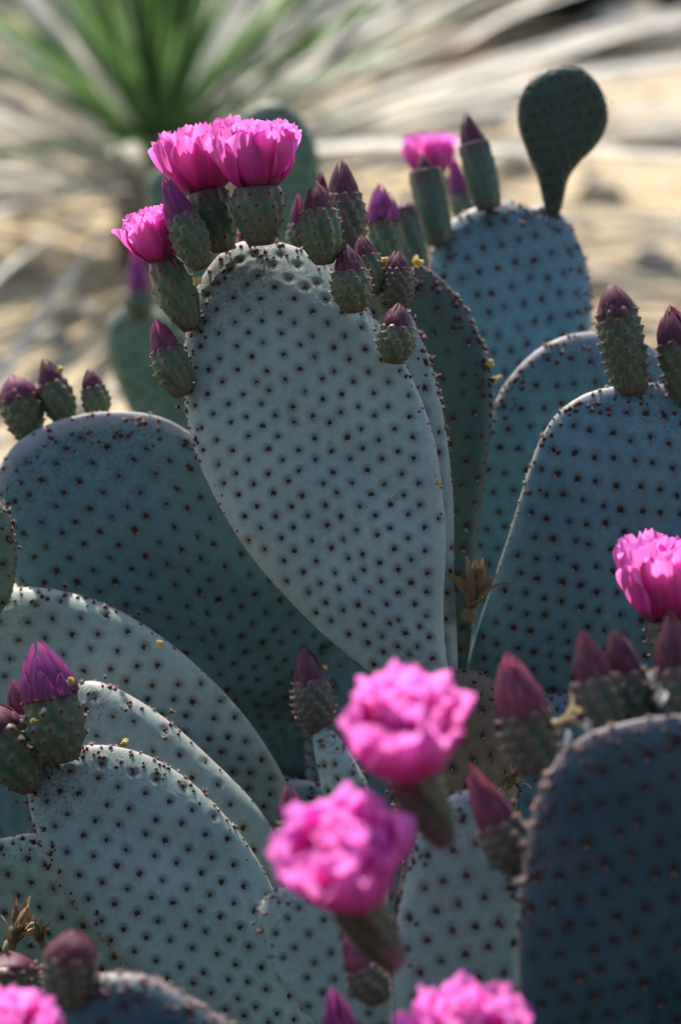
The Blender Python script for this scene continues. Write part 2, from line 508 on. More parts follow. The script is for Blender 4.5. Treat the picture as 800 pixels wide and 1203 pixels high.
        if len(areoles):
            for k0 in range(0, len(P), 8000):
                d2 = ((P[k0:k0 + 8000, None] - areoles[None]) ** 2).sum(2)
                r = np.sqrt(d2.min(1)) / rs
                hal[k0:k0 + 8000] = np.exp(-(r / 0.95) ** 2) * 0.74 + 0.10 * np.exp(-((r - 1.0) / 0.28) ** 2)
                core[k0:k0 + 8000] = np.exp(-(r / 0.42) ** 4)
                disp[k0:k0 + 8000] = -pit * np.exp(-(r / 0.75) ** 2) + 0.22 * pit * np.exp(-((r - 1.25) / 0.4) ** 2)
        L[:, 2] += disp * side
        up = np.clip((P[:, 1] - self.vb) / (self.vt - self.vb), 0, 1)
        rim = np.clip((Sv - 0.955) / 0.035, 0, 1) * np.clip((up - 0.25) / 0.3, 0, 1)  # upper margin tint; pale rim colours have the sunlit-edge brightness painted in
        scf = np.clip((up - 0.55) / 0.4, 0, 1) ** 1.4 * scuff + np.exp(-((P[:, 0] - self.c[0] - 0.01) ** 2 + (P[:, 1] - self.c[1] + 0.035) ** 2) / 0.02 ** 2) * 0.55 * scuff
        mask = np.stack([np.clip(hal * halo, 0, 1), rim, np.clip(scf, 0, 1), np.clip(core * 0.9, 0, 1)], 1)
        F = [(0, 1 + i, 1 + (i + 1) % na) for i in range(na)]
        rings = nr + len(backs)
        for j in range(rings - 1):
            a0 = 1 + j * na
            F += [(a0 + i, a0 + na + i, a0 + na + (i + 1) % na, a0 + (i + 1) % na) for i in range(na)]
        last = 1 + (rings - 1) * na; e = len(P) - 1
        F += [(last + i, e, last + (i + 1) % na) for i in range(na)]
        W = self.to_world(L)
        # the outline may run clockwise: make faces point outward
        area = np.sum(self.out[:, 0] * np.roll(self.out[:, 1], -1) - self.out[:, 1] * np.roll(self.out[:, 0], -1))
        if area < 0: F = [tuple(reversed(f)) for f in F]
        return mesh_np(name, W - np.array(ROOT_LOC), F, [mat], None, True, {'mask': mask})


ROOT_LOC = Vector((0.0, 0.0, 0.0))


def build_pad(cactus, outline, d, base, tip, mat='pad', label=None, a=(0.0108, -0.0032), b=(0.0078, 0.0094), single=False,
              halo=1.0, asize=1.4, rim_from=0.30, rim_step=0.0036, lat=True, scuff=1.0, **kw):
    p = Pad(outline, d, base, tip, **kw)
    ar = p.lattice(a, b) if lat else np.zeros((0, 2))
    o = link('pad', p.mesh('pad', M[mat], ar, halo, scuff=scuff, rs=0.0029 * min(max(asize, .5) ** .5, 1.15)), cactus)
    if label: o['label'] = label
    rnd = random.Random(p.seed + 99)
    items = []
    for k, (u, v) in enumerate(ar):
        W, n = p.point(u, v)
        W = W - n * 0.00055 - np.array(ROOT_LOC)
        f = frame(W, n, p.u, asize * rnd.uniform(0.62, 1.25)) @ Matrix.Diagonal((rnd.uniform(.75, 1.0), rnd.uniform(1.0, 1.35), 1, 1))
        f = f @ Matrix.Rotation(rnd.uniform(-0.5, 0.5), 4, 'Z')
        q = rnd.randrange(5)
        if single: link('areole', FACE_ME[q], o, ml=f)
        else: items.append((q, np.array(f)))
    if items:
        V, F, mi = join_instances(FACE_T, items)
        so_ = link('areoles', mesh_np('areoles', V, F, FACE_MATS, mi), o); so_['kind'] = 'stuff'
    # margin
    items = []
    ed = resample(p.out, 900); seg = np.linalg.norm(np.roll(ed, -1, 0) - ed, axis=1)
    acc = 0.0; nxt = 0.004
    for i in range(900):
        acc += seg[i]
        up = (ed[i, 1] - p.vb) / (p.vt - p.vb)
        if acc < nxt: continue
        dens = 1.0 if up > 0.75 else 1.35
        nxt = acc + rim_step * rnd.uniform(0.6, 1.35) * dens
        if up < rim_from: continue
        for rep in range((3 if rnd.random() < 0.5 else 2) if up > 0.72 else (2 if up > .5 and rnd.random() < .6 else 1)):
            s = 1 - abs(rnd.gauss(0, 0.02)) - (0.035 * rep)
            sd = 1 if rnd.random() < 0.7 else -1
            P = p.c + (ed[i] - p.c) * s
            if rep: P = P + np.array([rnd.gauss(0, .003), rnd.gauss(0, .002)])
            W, n = p.point(P[0], P[1], sd)
            outd = np.array(p.to_world([[ed[i][0] - p.c[0], ed[i][1] - p.c[1], 0]])[0]) - np.array(p.O)
            outd /= np.linalg.norm(outd)
            nn = n * (0.6 if s < 0.985 else 0.15) + outd * (0.5 if s < 0.985 else 0.9)
            items.append((rnd.randrange(5), np.array(frame(W - np.array(ROOT_LOC), nn, p.u, min(asize, 1.2) * rnd.uniform(0.45, 0.95) * (1.0 if up > .6 else .55)))))
    if items:
        V, F, mi = join_instances(RIM_T, items)
        so_ = link('margin_areoles', mesh_np('margin_areoles', V, F, RIM_MATS, mi), o); so_['kind'] = 'stuff'
    return o


# ------------------------------------------------------------------ buds and flowers (unit: ovary length 1, greatest radius 0.5)
def ovary_profile(t, shape):
    base, mid, top, peak = shape
    if t < peak:
        k = t / peak; return base + (mid - base) * math.sin(k * math.pi / 2) ** 0.9
    k = (t - peak) / (1 - peak); return mid + (top - mid) * k * k


def make_ovary(seed, shape, rows=6, around=8, bumpy=0.05, twist=0.35, dots=True, nphi=56, nt=40):
    rnd = random.Random(seed)
    tub = []
    for r_ in range(rows):
        for k in range(around):
            t = (r_ + 0.75 + rnd.uniform(-.1, .1)) / (rows + 0.35)
            ph = 2 * math.pi * (k + 0.5 * (r_ % 2)) / around + twist * t * 2 + rnd.uniform(-.06, .06)
            tub.append((min(t, .98), ph))
    tub = np.array(tub)
    V, mask = [], []
    for j in range(nt + 1):
        t = j / nt; r0 = ovary_profile(t, shape)
        for i in range(nphi):
            ph = 2 * math.pi * i / nphi
            dp = (tub[:, 1] - ph + math.pi) % (2 * math.pi) - math.pi
            dt = tub[:, 0] - t
            # ridge runs up to its areole
            wv = np.exp(-(dp * around / 2.35) ** 2) * np.where(dt > 0, np.exp(-(dt * rows / 0.95) ** 2), np.exp(-(dt * rows / 0.42) ** 2))
            f = wv.max()
            r = r0 * (1 + bumpy * 2.2 * (f - 0.35))
            near = np.exp(-((dp * around / 0.9) ** 2 + (dt * rows / 0.3) ** 2)).max()
            V.append((r * math.cos(ph), r * math.sin(ph), t)); mask.append((f, near * 0.85 + max(0, t - 0.72) * 2.6 + max(0, .1 - t) * 7, 0, 1))
    V.append((0, 0, -0.02)); mask.append((0, .6, 0, 1)); V.append((0, 0, 1.0)); mask.append((0, 0.5, 0, 1))
    F = []
    for j in range(nt):
        for i in range(nphi):
            a, b = j * nphi + i, j * nphi + (i + 1) % nphi
            F.append((a, b, b + nphi, a + nphi))
    for i in range(nphi):
        F.append((len(V) - 2, (i + 1) % nphi, i)); F.append((nt * nphi + i, nt * nphi + (i + 1) % nphi, len(V) - 1))
    return np.array(V), F, np.clip(np.array(mask), 0, 1), tub


def ovary_dots(tub, shape, bumpy, seed, size=0.036, W=1.0, L=1.0):
    """areoles of an ovary already scaled to width W and length L (metres)"""
    rnd = random.Random(seed); acc = ([], [], [])
    for t, ph in tub:
        r = ovary_profile(t, shape) * (1 + bumpy * 1.35)
        p = Vector((r * math.cos(ph) * W, r * math.sin(ph) * W, t * L)); n = Vector((math.cos(ph), math.sin(ph), 0.35))
        m = np.array(frame(p, n))
        s = size * W
        V, F = dome(s, s * 0.9, 6, 1, s * .2, .2, rnd); V = np.array(V) @ m[:3, :3].T + m[:3, 3]; add_geo(acc, V, F, 0)
        for _ in range(7):
            d = n.normalized() + Vector((rnd.gauss(0, .35), rnd.gauss(0, .35), rnd.uniform(-.1, .9)))
            V, F = spike(p, d, s * rnd.uniform(1.5, 2.8), s * 0.16); add_geo(acc, V, F, 1)
    return acc_done(acc)


def make_sepal(seed, zend, span, nu=8, nv=12):
    """one pointed scale lying on the unit cone of a closed bud tip (radius 1 at z=0, apex at z=1); it ends at z=zend"""
    rnd = random.Random(seed); V, A = [], []
    tw = rnd.uniform(-.15, .15); p = rnd.uniform(0, 6)
    for j in range(nv + 1):
        t = j / nv; zc = t * zend
        r = ((1 - min(zc, 0.995)) ** 0.60) * (1.0 + 0.16 * math.sin(zc * math.pi)) + 0.01
        half = span * (1 - t ** 1.9) ** 0.8 * (0.80 + 0.20 * math.sin(min(1, t * 2.5) * math.pi / 2)) + 0.02
        for i in range(nu + 1):
            x = 2 * i / nu - 1
            ph = x * half / max(r, .25) ** 0.5 + tw * t
            lift = 0.085 * (1 - abs(x) ** 1.3) * (1 - 0.5 * t) + 0.05 * t * (zend < 0.9) + 0.018 * math.sin(7 * x + p + 3 * t)
            rr = r + lift
            V.append((rr * math.cos(ph), rr * math.sin(ph), zc + 0.015 * math.sin(5 * x + p) * t)); A.append((t, x * .5 + .5, 0, 1))
    F = [(j * (nu + 1) + i, j * (nu + 1) + i + 1, (j + 1) * (nu + 1) + i + 1, (j + 1) * (nu + 1) + i) for j in range(nv) for i in range(nu)]
    return np.array(V), F, np.array(A)


SEPALS = {}
for key in ('sepal', 'sepal_pink', 'sepal_rose'):
    SEPALS[key] = []
    for s, (ze, sp) in enumerate([(0.44, 0.42), (0.56, 0.44), (0.78, 0.52), (0.86, 0.48), (1.0, 0.75), (0.97, 0.70)]):
        V, F, A = make_sepal(s, ze, sp)
        SEPALS[key].append(mesh_np('sepal', V, F, [M[key]], None, True, {'pt': A}))

SHAPES = {'barrel': (0.21, 0.48, 0.36, 0.55), 'long': (0.30, 0.47, 0.44, 0.6), 'cup': (0.24, 0.49, 0.47, 0.72),
          'stub': (0.36, 0.48, 0.46, 0.5), 'pear': (0.17, 0.50, 0.43, 0.62)}


def build_bud(cactus, base, tip, width, d, frac=0.66, shape='barrel', dtip=0.0, mat='ovary', sep='sepal', rows=5, around=8, bumpy=0.125,
              nsep=17, seed=0, tipw=1.0, label=None, detail=True, spin=None):
    B, Tp = at(*base, d), at(*tip, d + dtip)
    ax = Tp - B; L = ax.length; Lo = L * frac; W = px2m(width, d)
    sh = SHAPES[shape]
    V, F, mask, tub = make_ovary(seed, sh, rows, around, bumpy, twist=0.3 + 0.2 * (seed % 3), nphi=48 if detail else 28, nt=34 if detail else 18)
    V = V * np.array([W, W, Lo])
    me = mesh_np('bud', V, F, [M[mat]], None, True, {'mask': mask})
    fm = frame(B - ax.normalized() * 0.0015, ax, RIGHT)
    fm = fm @ Matrix.Rotation(random.Random(seed).uniform(0, 6.28) if spin is None else spin, 4, 'Z')
    o = link('bud', me, cactus, mw=fm)
    if label: o['label'] = label
    V, F, mi = ovary_dots(tub, sh, bumpy, seed, W=W, L=Lo)
    so_ = link('areoles', mesh_np('areoles', V, F, [M['glochid_red'], M['bristle']], mi), o); so_['kind'] = 'stuff'
    rnd = random.Random(seed + 3)
    rt = sh[2] * W * tipw
    for k in range(nsep):
        tier = 2 if k < 4 else (1 if k < 4 + (nsep - 4) // 2 else 0)
        ang = k * 2.399 + rnd.uniform(-.15, .15)
        rr = rt * ((1.06, 0.99, 0.90)[tier] + rnd.uniform(-.02, .02))
        zz = (L - Lo) * 1.06 * rnd.uniform(0.96, 1.02)
        m = Matrix.Translation((0, 0, Lo * ((0.90, 0.95, 0.97)[tier] + rnd.uniform(-.03, .02)))) @ Matrix.Rotation(ang, 4, 'Z') @ Matrix.Diagonal((rr, rr, zz, 1))
        link('sepal', SEPALS[sep][tier * 2 + rnd.randrange(2)], o, ml=m)
    return o


def make_petal(seed, a0, a1, wid, r0, ruffle=0.05, nu=16, nv=18, cup=0.9, curl=0.0):
    """one petal of length 1; grows from radius r0 at z=0; a0/a1 lean away from the axis at foot and tip (radians)"""
    rnd = random.Random(seed); V, A = [], []
    p1, p2, p3 = (rnd.uniform(0, 6.28) for _ in range(3))
    r, z = r0, 0.0; cl = []
    notch = [rnd.uniform(-.022, .022) for _ in range(nu + 1)]
    for j in range(nv + 1):
        t = j / nv; a = a0 + (a1 - a0) * t ** 0.8 + curl * max(0, t - 0.75) * 4
        cl.append((r, z, a)); r += math.sin(a) / nv; z += math.cos(a) / nv
    for j in range(nv + 1):
        t = j / nv; r, z, a = cl[j]
        wv = wid * (0.30 + 0.70 * math.sin(min(1, t / 0.72) * math.pi / 2) ** 1.2) * (1 - max(0, (t - 0.62) / 0.38) ** 2.6 * 0.30)
        for i in range(nu + 1):
            x = 2 * i / nu - 1
            s = x * wv
            rc = max(r, 0.12) / cup                      # wraps round the cup
            ph = s / max(rc, 0.15); ph = max(-1.3, min(1.3, ph))
            X = (r - rc) + rc * math.cos(ph); Y = rc * math.sin(ph)
            rf = ruffle * t ** 2 * (math.sin(x * 5 + p1) * 0.8 + math.sin(x * 10 + p2 + 2 * t) * 0.45) + ruffle * 0.9 * t * math.sin(5 * t + p3 + 2.5 * x)
            tipdrop = -0.17 * t ** 4 * (1 - math.sqrt(max(0, 1 - 0.96 * x * x))) + (notch[i] + 0.016 * math.sin(x * 16 + p3)) * t ** 6
            n = (math.cos(a), -math.sin(a)); g = (math.sin(a), math.cos(a))
            V.append((X + n[0] * rf + g[0] * tipdrop, Y, z + n[1] * rf + g[1] * tipdrop)); A.append((t, x * .5 + .5, 0, 1))
    F = [(j * (nu + 1) + i, j * (nu + 1) + i + 1, (j + 1) * (nu + 1) + i + 1, (j + 1) * (nu + 1) + i) for j in range(nv) for i in range(nu)]
    return np.array(V), F, np.array(A)


PETALS = {}


def petal_set(key, a0, a1, wid, r0, mat, ruffle, curl=0.0, n=4):
    if key not in PETALS:
        PETALS[key] = []
        for s in range(n):
            V, F, A = make_petal(hash(key) % 1000 + s * 7 if False else sum(map(ord, key)) + s * 7, a0 + 0.05 * (s % 3 - 1), a1 + 0.08 * (s % 2), wid * (0.9 + 0.07 * s), r0, ruffle, curl=curl)
            PETALS[key].append(mesh_np('petal', V, F, [M[mat]], None, True, {'pt': A}))
    return PETALS[key]


BLOOMS = {   # whorls: (count, key, lean at foot, lean at tip, half width, foot radius, material, ruffle, curl, length)
    'cup': [(10, 'cup_s', 0.85, 0.35, 0.42, 1.0, 'sepal_rose', 0.05, 0.0, 0.26), (9, 'cup_o', 1.0, -0.05, 0.24, 0.28, 'petal_outer', 0.05, 0.0, 0.64),
            (10, 'cup_m', 1.02, -0.16, 0.30, 0.24, 'petal', 0.065, 0.22, 0.94),
            (11, 'cup_i', 0.78, -0.14, 0.30, 0.18, 'petal', 0.075, 0.25, 1.0), (9, 'cup_c', 0.42, -0.06, 0.27, 0.10, 'petal', 0.07, 0.1, 0.97)],
    'ball': [(10, 'cup_s', 0.85, 0.35, 0.42, 1.0, 'sepal_rose', 0.05, 0.0, 0.24), (8, 'ball_o', 1.10, 0.10, 0.32, 0.26, 'petal_outer', 0.05, 0.0, 0.74),
             (8, 'ball_m', 1.02, -0.02, 0.40, 0.24, 'petal', 0.07, 0.0, 0.97),
             (8, 'ball_i', 0.80, -0.10, 0.40, 0.16, 'petal', 0.08, 0.05, 1.0), (7, 'ball_c', 0.55, -0.30, 0.38, 0.08, 'petal', 0.10, -0.1, 0.98), (5, 'ball_h', 0.25, -0.35, 0.34, 0.05, 'petal', 0.12, -0.1, 0.92)],
}


def build_flower(cactus, base, top, width, d, axis_cam, plen, bloom='cup', shape='cup', mat='ovary', rows=4, around=9, bumpy=0.06, seed=0,
                 dtop=0.0, label=None):
    """ovary from base to top (pixels), petals plen pixels long opening along axis_cam (right, up, towards the camera)"""
    B, Tp = at(*base, d), at(*top, d + dtop)
    ax = Tp - B; Lo = ax.length; W = px2m(width, d); sh = SHAPES[shape]
    V, F, mask, tub = make_ovary(seed, sh, rows, around, bumpy)
    fm = frame(B - ax.normalized() * 0.0015, ax, RIGHT)
    o = link('flower', mesh_np('flower', V * np.array([W, W, Lo]), F, [M[mat]], None, True, {'mask': mask}), cactus, mw=fm)
    if label: o['label'] = label
    V, F, mi = ovary_dots(tub, sh, bumpy, seed, W=W, L=Lo)
    so_ = link('areoles', mesh_np('areoles', V, F, [M['glochid_red'], M['bristle']], mi), o); so_['kind'] = 'stuff'
    A = (RIGHT * axis_cam[0] + UP * axis_cam[1] - FWD * axis_cam[2]).normalized()
    hub = Tp - ax.normalized() * (Lo * 0.04)
    bm_ = frame(hub, A, RIGHT); inv = world_of(o).inverted()
    PL = px2m(plen, d); rnd = random.Random(seed + 17)
    for wi, (n, key, a0, a1, wd, r0, mt, rf, cu, ln) in enumerate(BLOOMS[bloom]):
        pool = petal_set(key, a0, a1, wd, r0, mt, rf, cu)
        for k in range(n):
            th = 2 * math.pi * (k + 0.5 * (wi % 2) + rnd.uniform(-.18, .18)) / n
            s = PL * ln * rnd.uniform(0.92, 1.04)
            m = bm_ @ Matrix.Rotation(th, 4, 'Z') @ Matrix.Rotation(rnd.uniform(-.07, .07), 4, 'Y') @ Matrix.Rotation(rnd.uniform(-.10, .10), 4, 'X') @ Matrix.Scale(s, 4)
            link('petal', pool[rnd.randrange(4)], o, ml=inv @ m)
    acc = ([], [], [])
    for _ in range(60):
        a = rnd.uniform(0, 6.28); q = rnd.uniform(0, 0.5)
        dd = Vector((math.cos(a) * math.sin(q), math.sin(a) * math.sin(q), math.cos(q)))
        V, F = spike(Vector((0, 0, 0)), dd, PL * 0.5, PL * 0.012); add_geo(acc, V, F, 0)
        V, F = dome(PL * 0.02, PL * 0.03, 5, 1, 0, .1, rnd); V = np.array(V) + np.array(dd * PL * 0.48); add_geo(acc, V, F, 0)
    V, F, mi = acc_done(acc)
    st = link('stamens', mesh_np('stamens', V, F, [M['stamen']], mi), o, ml=inv @ bm_); st['kind'] = 'stuff'
    return o


# ------------------------------------------------------------------ the ground and what lies on it behind the cactus
def build_ground():
    n = 150; xs = np.linspace(-1, 1, n); V = []
    ext = 45.0
    g = np.sign(xs) * np.abs(xs) ** 2.6 * ext
    for y in g:
        for x in g:
            yy = y + 1.5
            z = 0.02 * mnoise.noise((x * 1.3, yy * 1.3, 0)) + 0.05 * mnoise.noise((x * .35, yy * .35, 4)) + 0.006 * mnoise.noise((x * 6, yy * 6, 9))
            fade = min(1, math.hypot(x, yy) / 0.8)
            V.append((x, yy, z * fade + 0.0))
    F = [(j * n + i, j * n + i + 1, (j + 1) * n + i + 1, (j + 1) * n + i) for j in range(n - 1) for i in range(n - 1)]
    o = link('ground', mesh_np('ground', V, F, [M['sand']]))
    tag(o, 'pale yellow sandy desert ground', None, kind='structure')
    return np.array(V)


GV = build_ground()


def ground_z(x, y):
    z = 0.02 * mnoise.noise((x * 1.3, y * 1.3, 0)) + 0.05 * mnoise.noise((x * .35, y * .35, 4)) + 0.006 * mnoise.noise((x * 6, y * 6, 9))
    return z * min(1, math.hypot(x, y) / 0.8)


def build_soil():  # dark bed, mostly unseen, added to cut light bounced from the sand
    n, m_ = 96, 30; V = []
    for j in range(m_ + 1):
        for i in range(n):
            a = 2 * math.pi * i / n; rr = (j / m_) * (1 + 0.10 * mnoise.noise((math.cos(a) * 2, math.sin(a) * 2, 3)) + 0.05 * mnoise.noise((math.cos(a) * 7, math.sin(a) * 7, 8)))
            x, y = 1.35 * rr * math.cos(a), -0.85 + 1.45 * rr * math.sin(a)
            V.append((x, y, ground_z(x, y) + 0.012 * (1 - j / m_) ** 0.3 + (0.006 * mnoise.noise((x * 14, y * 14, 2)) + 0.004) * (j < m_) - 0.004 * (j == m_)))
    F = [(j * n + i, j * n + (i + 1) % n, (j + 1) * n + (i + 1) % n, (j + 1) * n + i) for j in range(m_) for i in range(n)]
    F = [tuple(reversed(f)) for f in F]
    tag(link('soil', mesh_np('soil', V, F, [M['soil']])), 'dark brown soil under the cactus, mostly unseen, added to cut bounced light', None, kind='structure')


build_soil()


def on_ground(px, py):
    r = ray(px, py); p = CAM - r * (CAM.z / r.z); return p.x, p.y


def blob_mesh(name, seed, mat, sub=3, amp=0.25, squash=(1, 1, 0.7)):
    import bmesh
    bm = bmesh.new(); bmesh.ops.create_icosphere(bm, subdivisions=sub, radius=1.0)
    for v in bm.verts:
        c = v.co.copy()
        f = 1 + amp * mnoise.noise(c * 1.1 + Vector((seed * 3.1, 0, 0))) * 1.6 + amp * 0.5 * mnoise.noise(c * 2.6 + Vector((0, seed * 1.7, 0)))
        v.co = Vector((c.x * squash[0], c.y * squash[1], c.z * squash[2])) * f
        # broken facets
        for k in range(4):
            rn = random.Random(seed * 31 + k); nn = Vector((rn.uniform(-1, 1), rn.uniform(-1, 1), rn.uniform(0, 1))).normalized()
            over = v.co.dot(nn) - 0.72
            if over > 0: v.co -= nn * over * 0.8
    me = bpy.data.meshes.new(name); bm.to_mesh(me); bm.free(); me.materials.append(mat)
    me.polygons.foreach_set('use_smooth', np.ones(len(me.polygons), bool))
    return me


def rock(px, py, size, mat, seed, label, group=None, sq=(1, .8, .6)):
    x, y = on_ground(px, py)
    o = link('rock', blob_mesh('rock', seed, M[mat], 3, 0.25, sq))
    o.location = (x, y, ground_z(x, y) + size * sq[2] * 0.35); o.scale = (size, size, size); o.rotation_euler = (0, 0, seed * 1.3)
    tag(o, label, 'rock', group)


PALE = 'pale weathered stone lying on the sand beside the yucca'
for i, (px, py, sz) in enumerate([(25, 330, .03), (90, 385, .03), (60, 420, .025), (600, 215, .045), (735, 70, .11), (545, 150, .08),
                                  (330, 60, .05), (255, 95, .035), (240, 55, .03), (770, 190, .06), (700, 250, .04), (765, 330, .035), (590, 120, .07), (10, 230, .05), (470, 90, .07), (420, 40, .06)]):
    rock(px, py, sz, 'rock_pale', i + 1, PALE, 'pale stones on the sand', (1, .8, .5))
rock(515, 92, .10, 'rock_rust', 31, 'rust brown stone half hidden behind pale dry yucca leaves', sq=(1, .7, .6))
DK = 'dark grey boulder in the shade behind the yucca'
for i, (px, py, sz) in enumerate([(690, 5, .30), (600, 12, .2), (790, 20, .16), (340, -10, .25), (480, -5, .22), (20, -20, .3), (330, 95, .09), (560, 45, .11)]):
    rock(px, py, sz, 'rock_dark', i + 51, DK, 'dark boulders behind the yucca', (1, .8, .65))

# gravel: nobody could count it
GP = []
for s in range(4):
    rnd = random.Random(s); V, F = dome(1, .7, 6, 1, .15, .3, rnd); GP.append((np.array(V), F, [s % 2] * len(F)))
items = []
rnd = random.Random(5)
for _ in range(6000):
    y = rnd.uniform(-0.5, 4.8); x = rnd.uniform(-1, 1) * (0.5 + 0.25 * (y + 1.2))
    s = rnd.choice([.004, .006, .009, .013, .02]) * rnd.uniform(.7, 1.2)
    m = np.array(Matrix.Translation((x, y, ground_z(x, y))) @ Matrix.Rotation(rnd.uniform(0, 6), 4, 'Z') @ Matrix.Diagonal((s, s * .8, s * .8, 1)))
    items.append((rnd.randrange(4), m))
V, F, mi = join_instances(GP, items)
tag(link('gravel', mesh_np('gravel', V, F, [M['rock_pale'], M['straw_brown']], mi)), 'loose gravel strewn over the sandy ground', 'gravel', kind='stuff')


# ------------------------------------------------------------------ yucca with green heart and dry skirt
def yucca_leaf(seed, mat, droop, n=14):
    rnd = random.Random(seed); V = []
    for j in range(n + 1):
        t = j / n
        w = 0.0075 * (0.75 + 0.5 * math.sin(t * 2.6)) * (1 - t ** 5) + 0.0004
        z = -droop * t * t + 0.02 * math.sin(3 * t + seed); sx = 0.02 * math.sin(2.4 * t + seed * 2)
        for x, zz in ((-1, .25), (-.5, .07), (0, 0), (.5, .07), (1, .25)):
            V.append((t, x * w + sx * t, z + zz * w))
    F = [(j * 5 + i, j * 5 + i + 1, (j + 1) * 5 + i + 1, (j + 1) * 5 + i) for j in range(n) for i in range(4)]
    return mesh_np('leaf', V, F, [M[mat]])


def build_yucca(px, py, label, n_green, n_dry, gl, dl, seed, kind='leaf_green'):
    x, y = on_ground(px, py); z0 = ground_z(x, y)
    root = bpy.data.objects.new('yucca', None); COL.objects.link(root); root.location = (x, y, z0)
    tag(root, label, 'yucca')
    G = [yucca_leaf(s + seed, kind, 0.10 + 0.05 * s) for s in range(4)]
    D = [yucca_leaf(s + seed + 9, 'leaf_dry', 0.02 + 0.06 * s) for s in range(4)]
    rnd = random.Random(seed)
    V, F = dome(.06, .16, 12, 4, .02, .1, rnd)
    link('trunk', mesh_np('trunk', V, F, [M['wood']]), root)
    for k in range(n_green + n_dry):
        green = k < n_green
        az = k * 2.399 + rnd.uniform(-.2, .2)
        if not green and math.sin(az) < -0.5 and k % 3: az = -az + rnd.uniform(-.4, .4)
        el = R(rnd.uniform(12 if math.sin(az) < 0 else 35, 88)) if green else R(rnd.uniform(9, 42) if math.sin(az) > -0.35 else rnd.uniform(-2, 22))
        L = (gl if green else dl) * rnd.uniform(0.75, 1.15)
        m = (Matrix.Translation((0, 0, 0.13 if green else 0.07)) @ Matrix.Rotation(az, 4, 'Z') @ Matrix.Rotation(-el, 4, 'Y') @
             Matrix.Translation((0.03, 0, 0)) @ Matrix.Rotation(rnd.uniform(-.5, .5), 4, 'X') @ Matrix.Diagonal((L, rnd.uniform(.8, 1.15), L, 1)))
        link('leaf', (G if green else D)[rnd.randrange(4)], root, ml=m)


build_yucca(190, 315, 'yucca with upright green leaves and a skirt of bleached dry ones behind the cactus', 80, 150, 0.38, 0.90, 3)

# ------------------------------------------------------------------ low dark shrubs at the back
def build_shrub(px, py, size, seed, label, mat, xy=None, leaf=.013, nst=46, nlf=60):
    x, y = xy if xy else on_ground(px, py); rnd = random.Random(seed)
    root = bpy.data.objects.new('shrub', None); COL.objects.link(root); root.location = (x, y, ground_z(x, y)); tag(root, label, 'shrub', 'unseen shrubs added to block low sky' if xy else None)
    st, lf = ([], [], []), ([], [], [])
    for k in range(nst):
        a = rnd.uniform(0, 6.28); e = rnd.uniform(.25, 1.5)
        dd = Vector((math.cos(a) * math.cos(e), math.sin(a) * math.cos(e), math.sin(e))); L = size * rnd.uniform(.6, 1.1)
        V, F = spike((0, 0, -.01), dd, L, .006); add_geo(st, V, F, 0)
        for q in range(nlf):
            t = rnd.uniform(.25, 1); c = dd * (L * t) + Vector((rnd.gauss(0, 1), rnd.gauss(0, 1), rnd.gauss(0, 1))) * size * .09
            n = Vector((rnd.gauss(0, 1), rnd.gauss(0, 1), rnd.gauss(0, 1))).normalized(); u = n.orthogonal().normalized(); v = n.cross(u); w_ = leaf
            add_geo_fast(lf, [tuple(c + u * w_ * 1.6), tuple(c + v * w_ * .6), tuple(c - u * w_ * 1.6), tuple(c - v * w_ * .6)])
    V, F, mi = acc_done(st); link('stems', mesh_np('stems', V, F, [M['wood']], mi), root)
    n4 = len(lf[0]) // 4; o = link('foliage', mesh_np('foliage', lf[0], [(4 * i, 4 * i + 1, 4 * i + 2, 4 * i + 3) for i in range(n4)], [M[mat]], None, False), root); o['kind'] = 'stuff'


def add_geo_fast(acc, V):
    acc[0].extend(V)


build_shrub(400, 55, .22, 1, 'dark grey-green desert shrub behind the dry yucca leaves, beside a dark boulder', 'shrub')
build_shrub(650, 62, .24, 2, 'dark twiggy shrub behind the rust brown stone', 'shrub')
build_shrub(790, 45, .20, 3, 'small dark shrub beyond the round young pad', 'shrub')
build_shrub(300, 70, .22, 4, 'dark shrub close behind the green heart of the yucca', 'shrub')

# unseen shrubs added behind the camera to keep the low sky off the pads' faces
for k in range(5):
    build_shrub(0, 0, 4.0, 20 + k, 'unseen tall dark green shrub added to keep low sky off the cactus', 'shrub', xy=(-5.2 + 2.6 * k, -5.7 + 0.25 * (k % 2)), leaf=.095, nst=90, nlf=64)

# ------------------------------------------------------------------ the cactus in the background, behind the big pad
ROOT_LOC = at(280, 770, 1.86); ROOT_LOC.z = 0.0
rear = bpy.data.objects.new('prickly_pear_cactus', None); COL.objects.link(rear); rear.location = ROOT_LOC
tag(rear, 'blurred low prickly pear with brown topped pads, half hidden behind the tallest flowering pad', 'cactus')
lo = dict(nang=90, nring=14, rim_step=0.012)
build_pad(rear, [(232, 360), (262, 332), (300, 330), (330, 360), (335, 450), (320, 580), (300, 700), (280, 800), (262, 800), (250, 690), (236, 570), (225, 450)], 1.90, (270, 800), (290, 330), 'pad_green', seed=31, T=.012, **lo)
build_pad(rear, [(125, 395), (132, 370), (155, 357), (190, 365), (215, 390), (238, 450), (250, 530), (240, 590), (215, 585), (180, 540), (150, 480), (130, 430)], 1.87, (245, 590), (160, 357), 'pad_green', seed=32, T=.011, tilt=4, **lo)
build_pad(rear, [(282, 150), (290, 130), (318, 119), (345, 128), (365, 155), (376, 195), (378, 250), (365, 320), (335, 375), (305, 375), (290, 300), (280, 200)], 1.86, (320, 375), (322, 119), 'pad_green', seed=33, T=.011, rim_from=.5, **lo)
build_pad(rear, [(172, 228), (180, 203), (205, 190), (235, 200), (250, 240), (262, 310), (270, 360), (245, 370), (215, 345), (185, 300)], 1.91, (258, 370), (200, 190), 'pad_green', seed=34, T=.011, **lo)
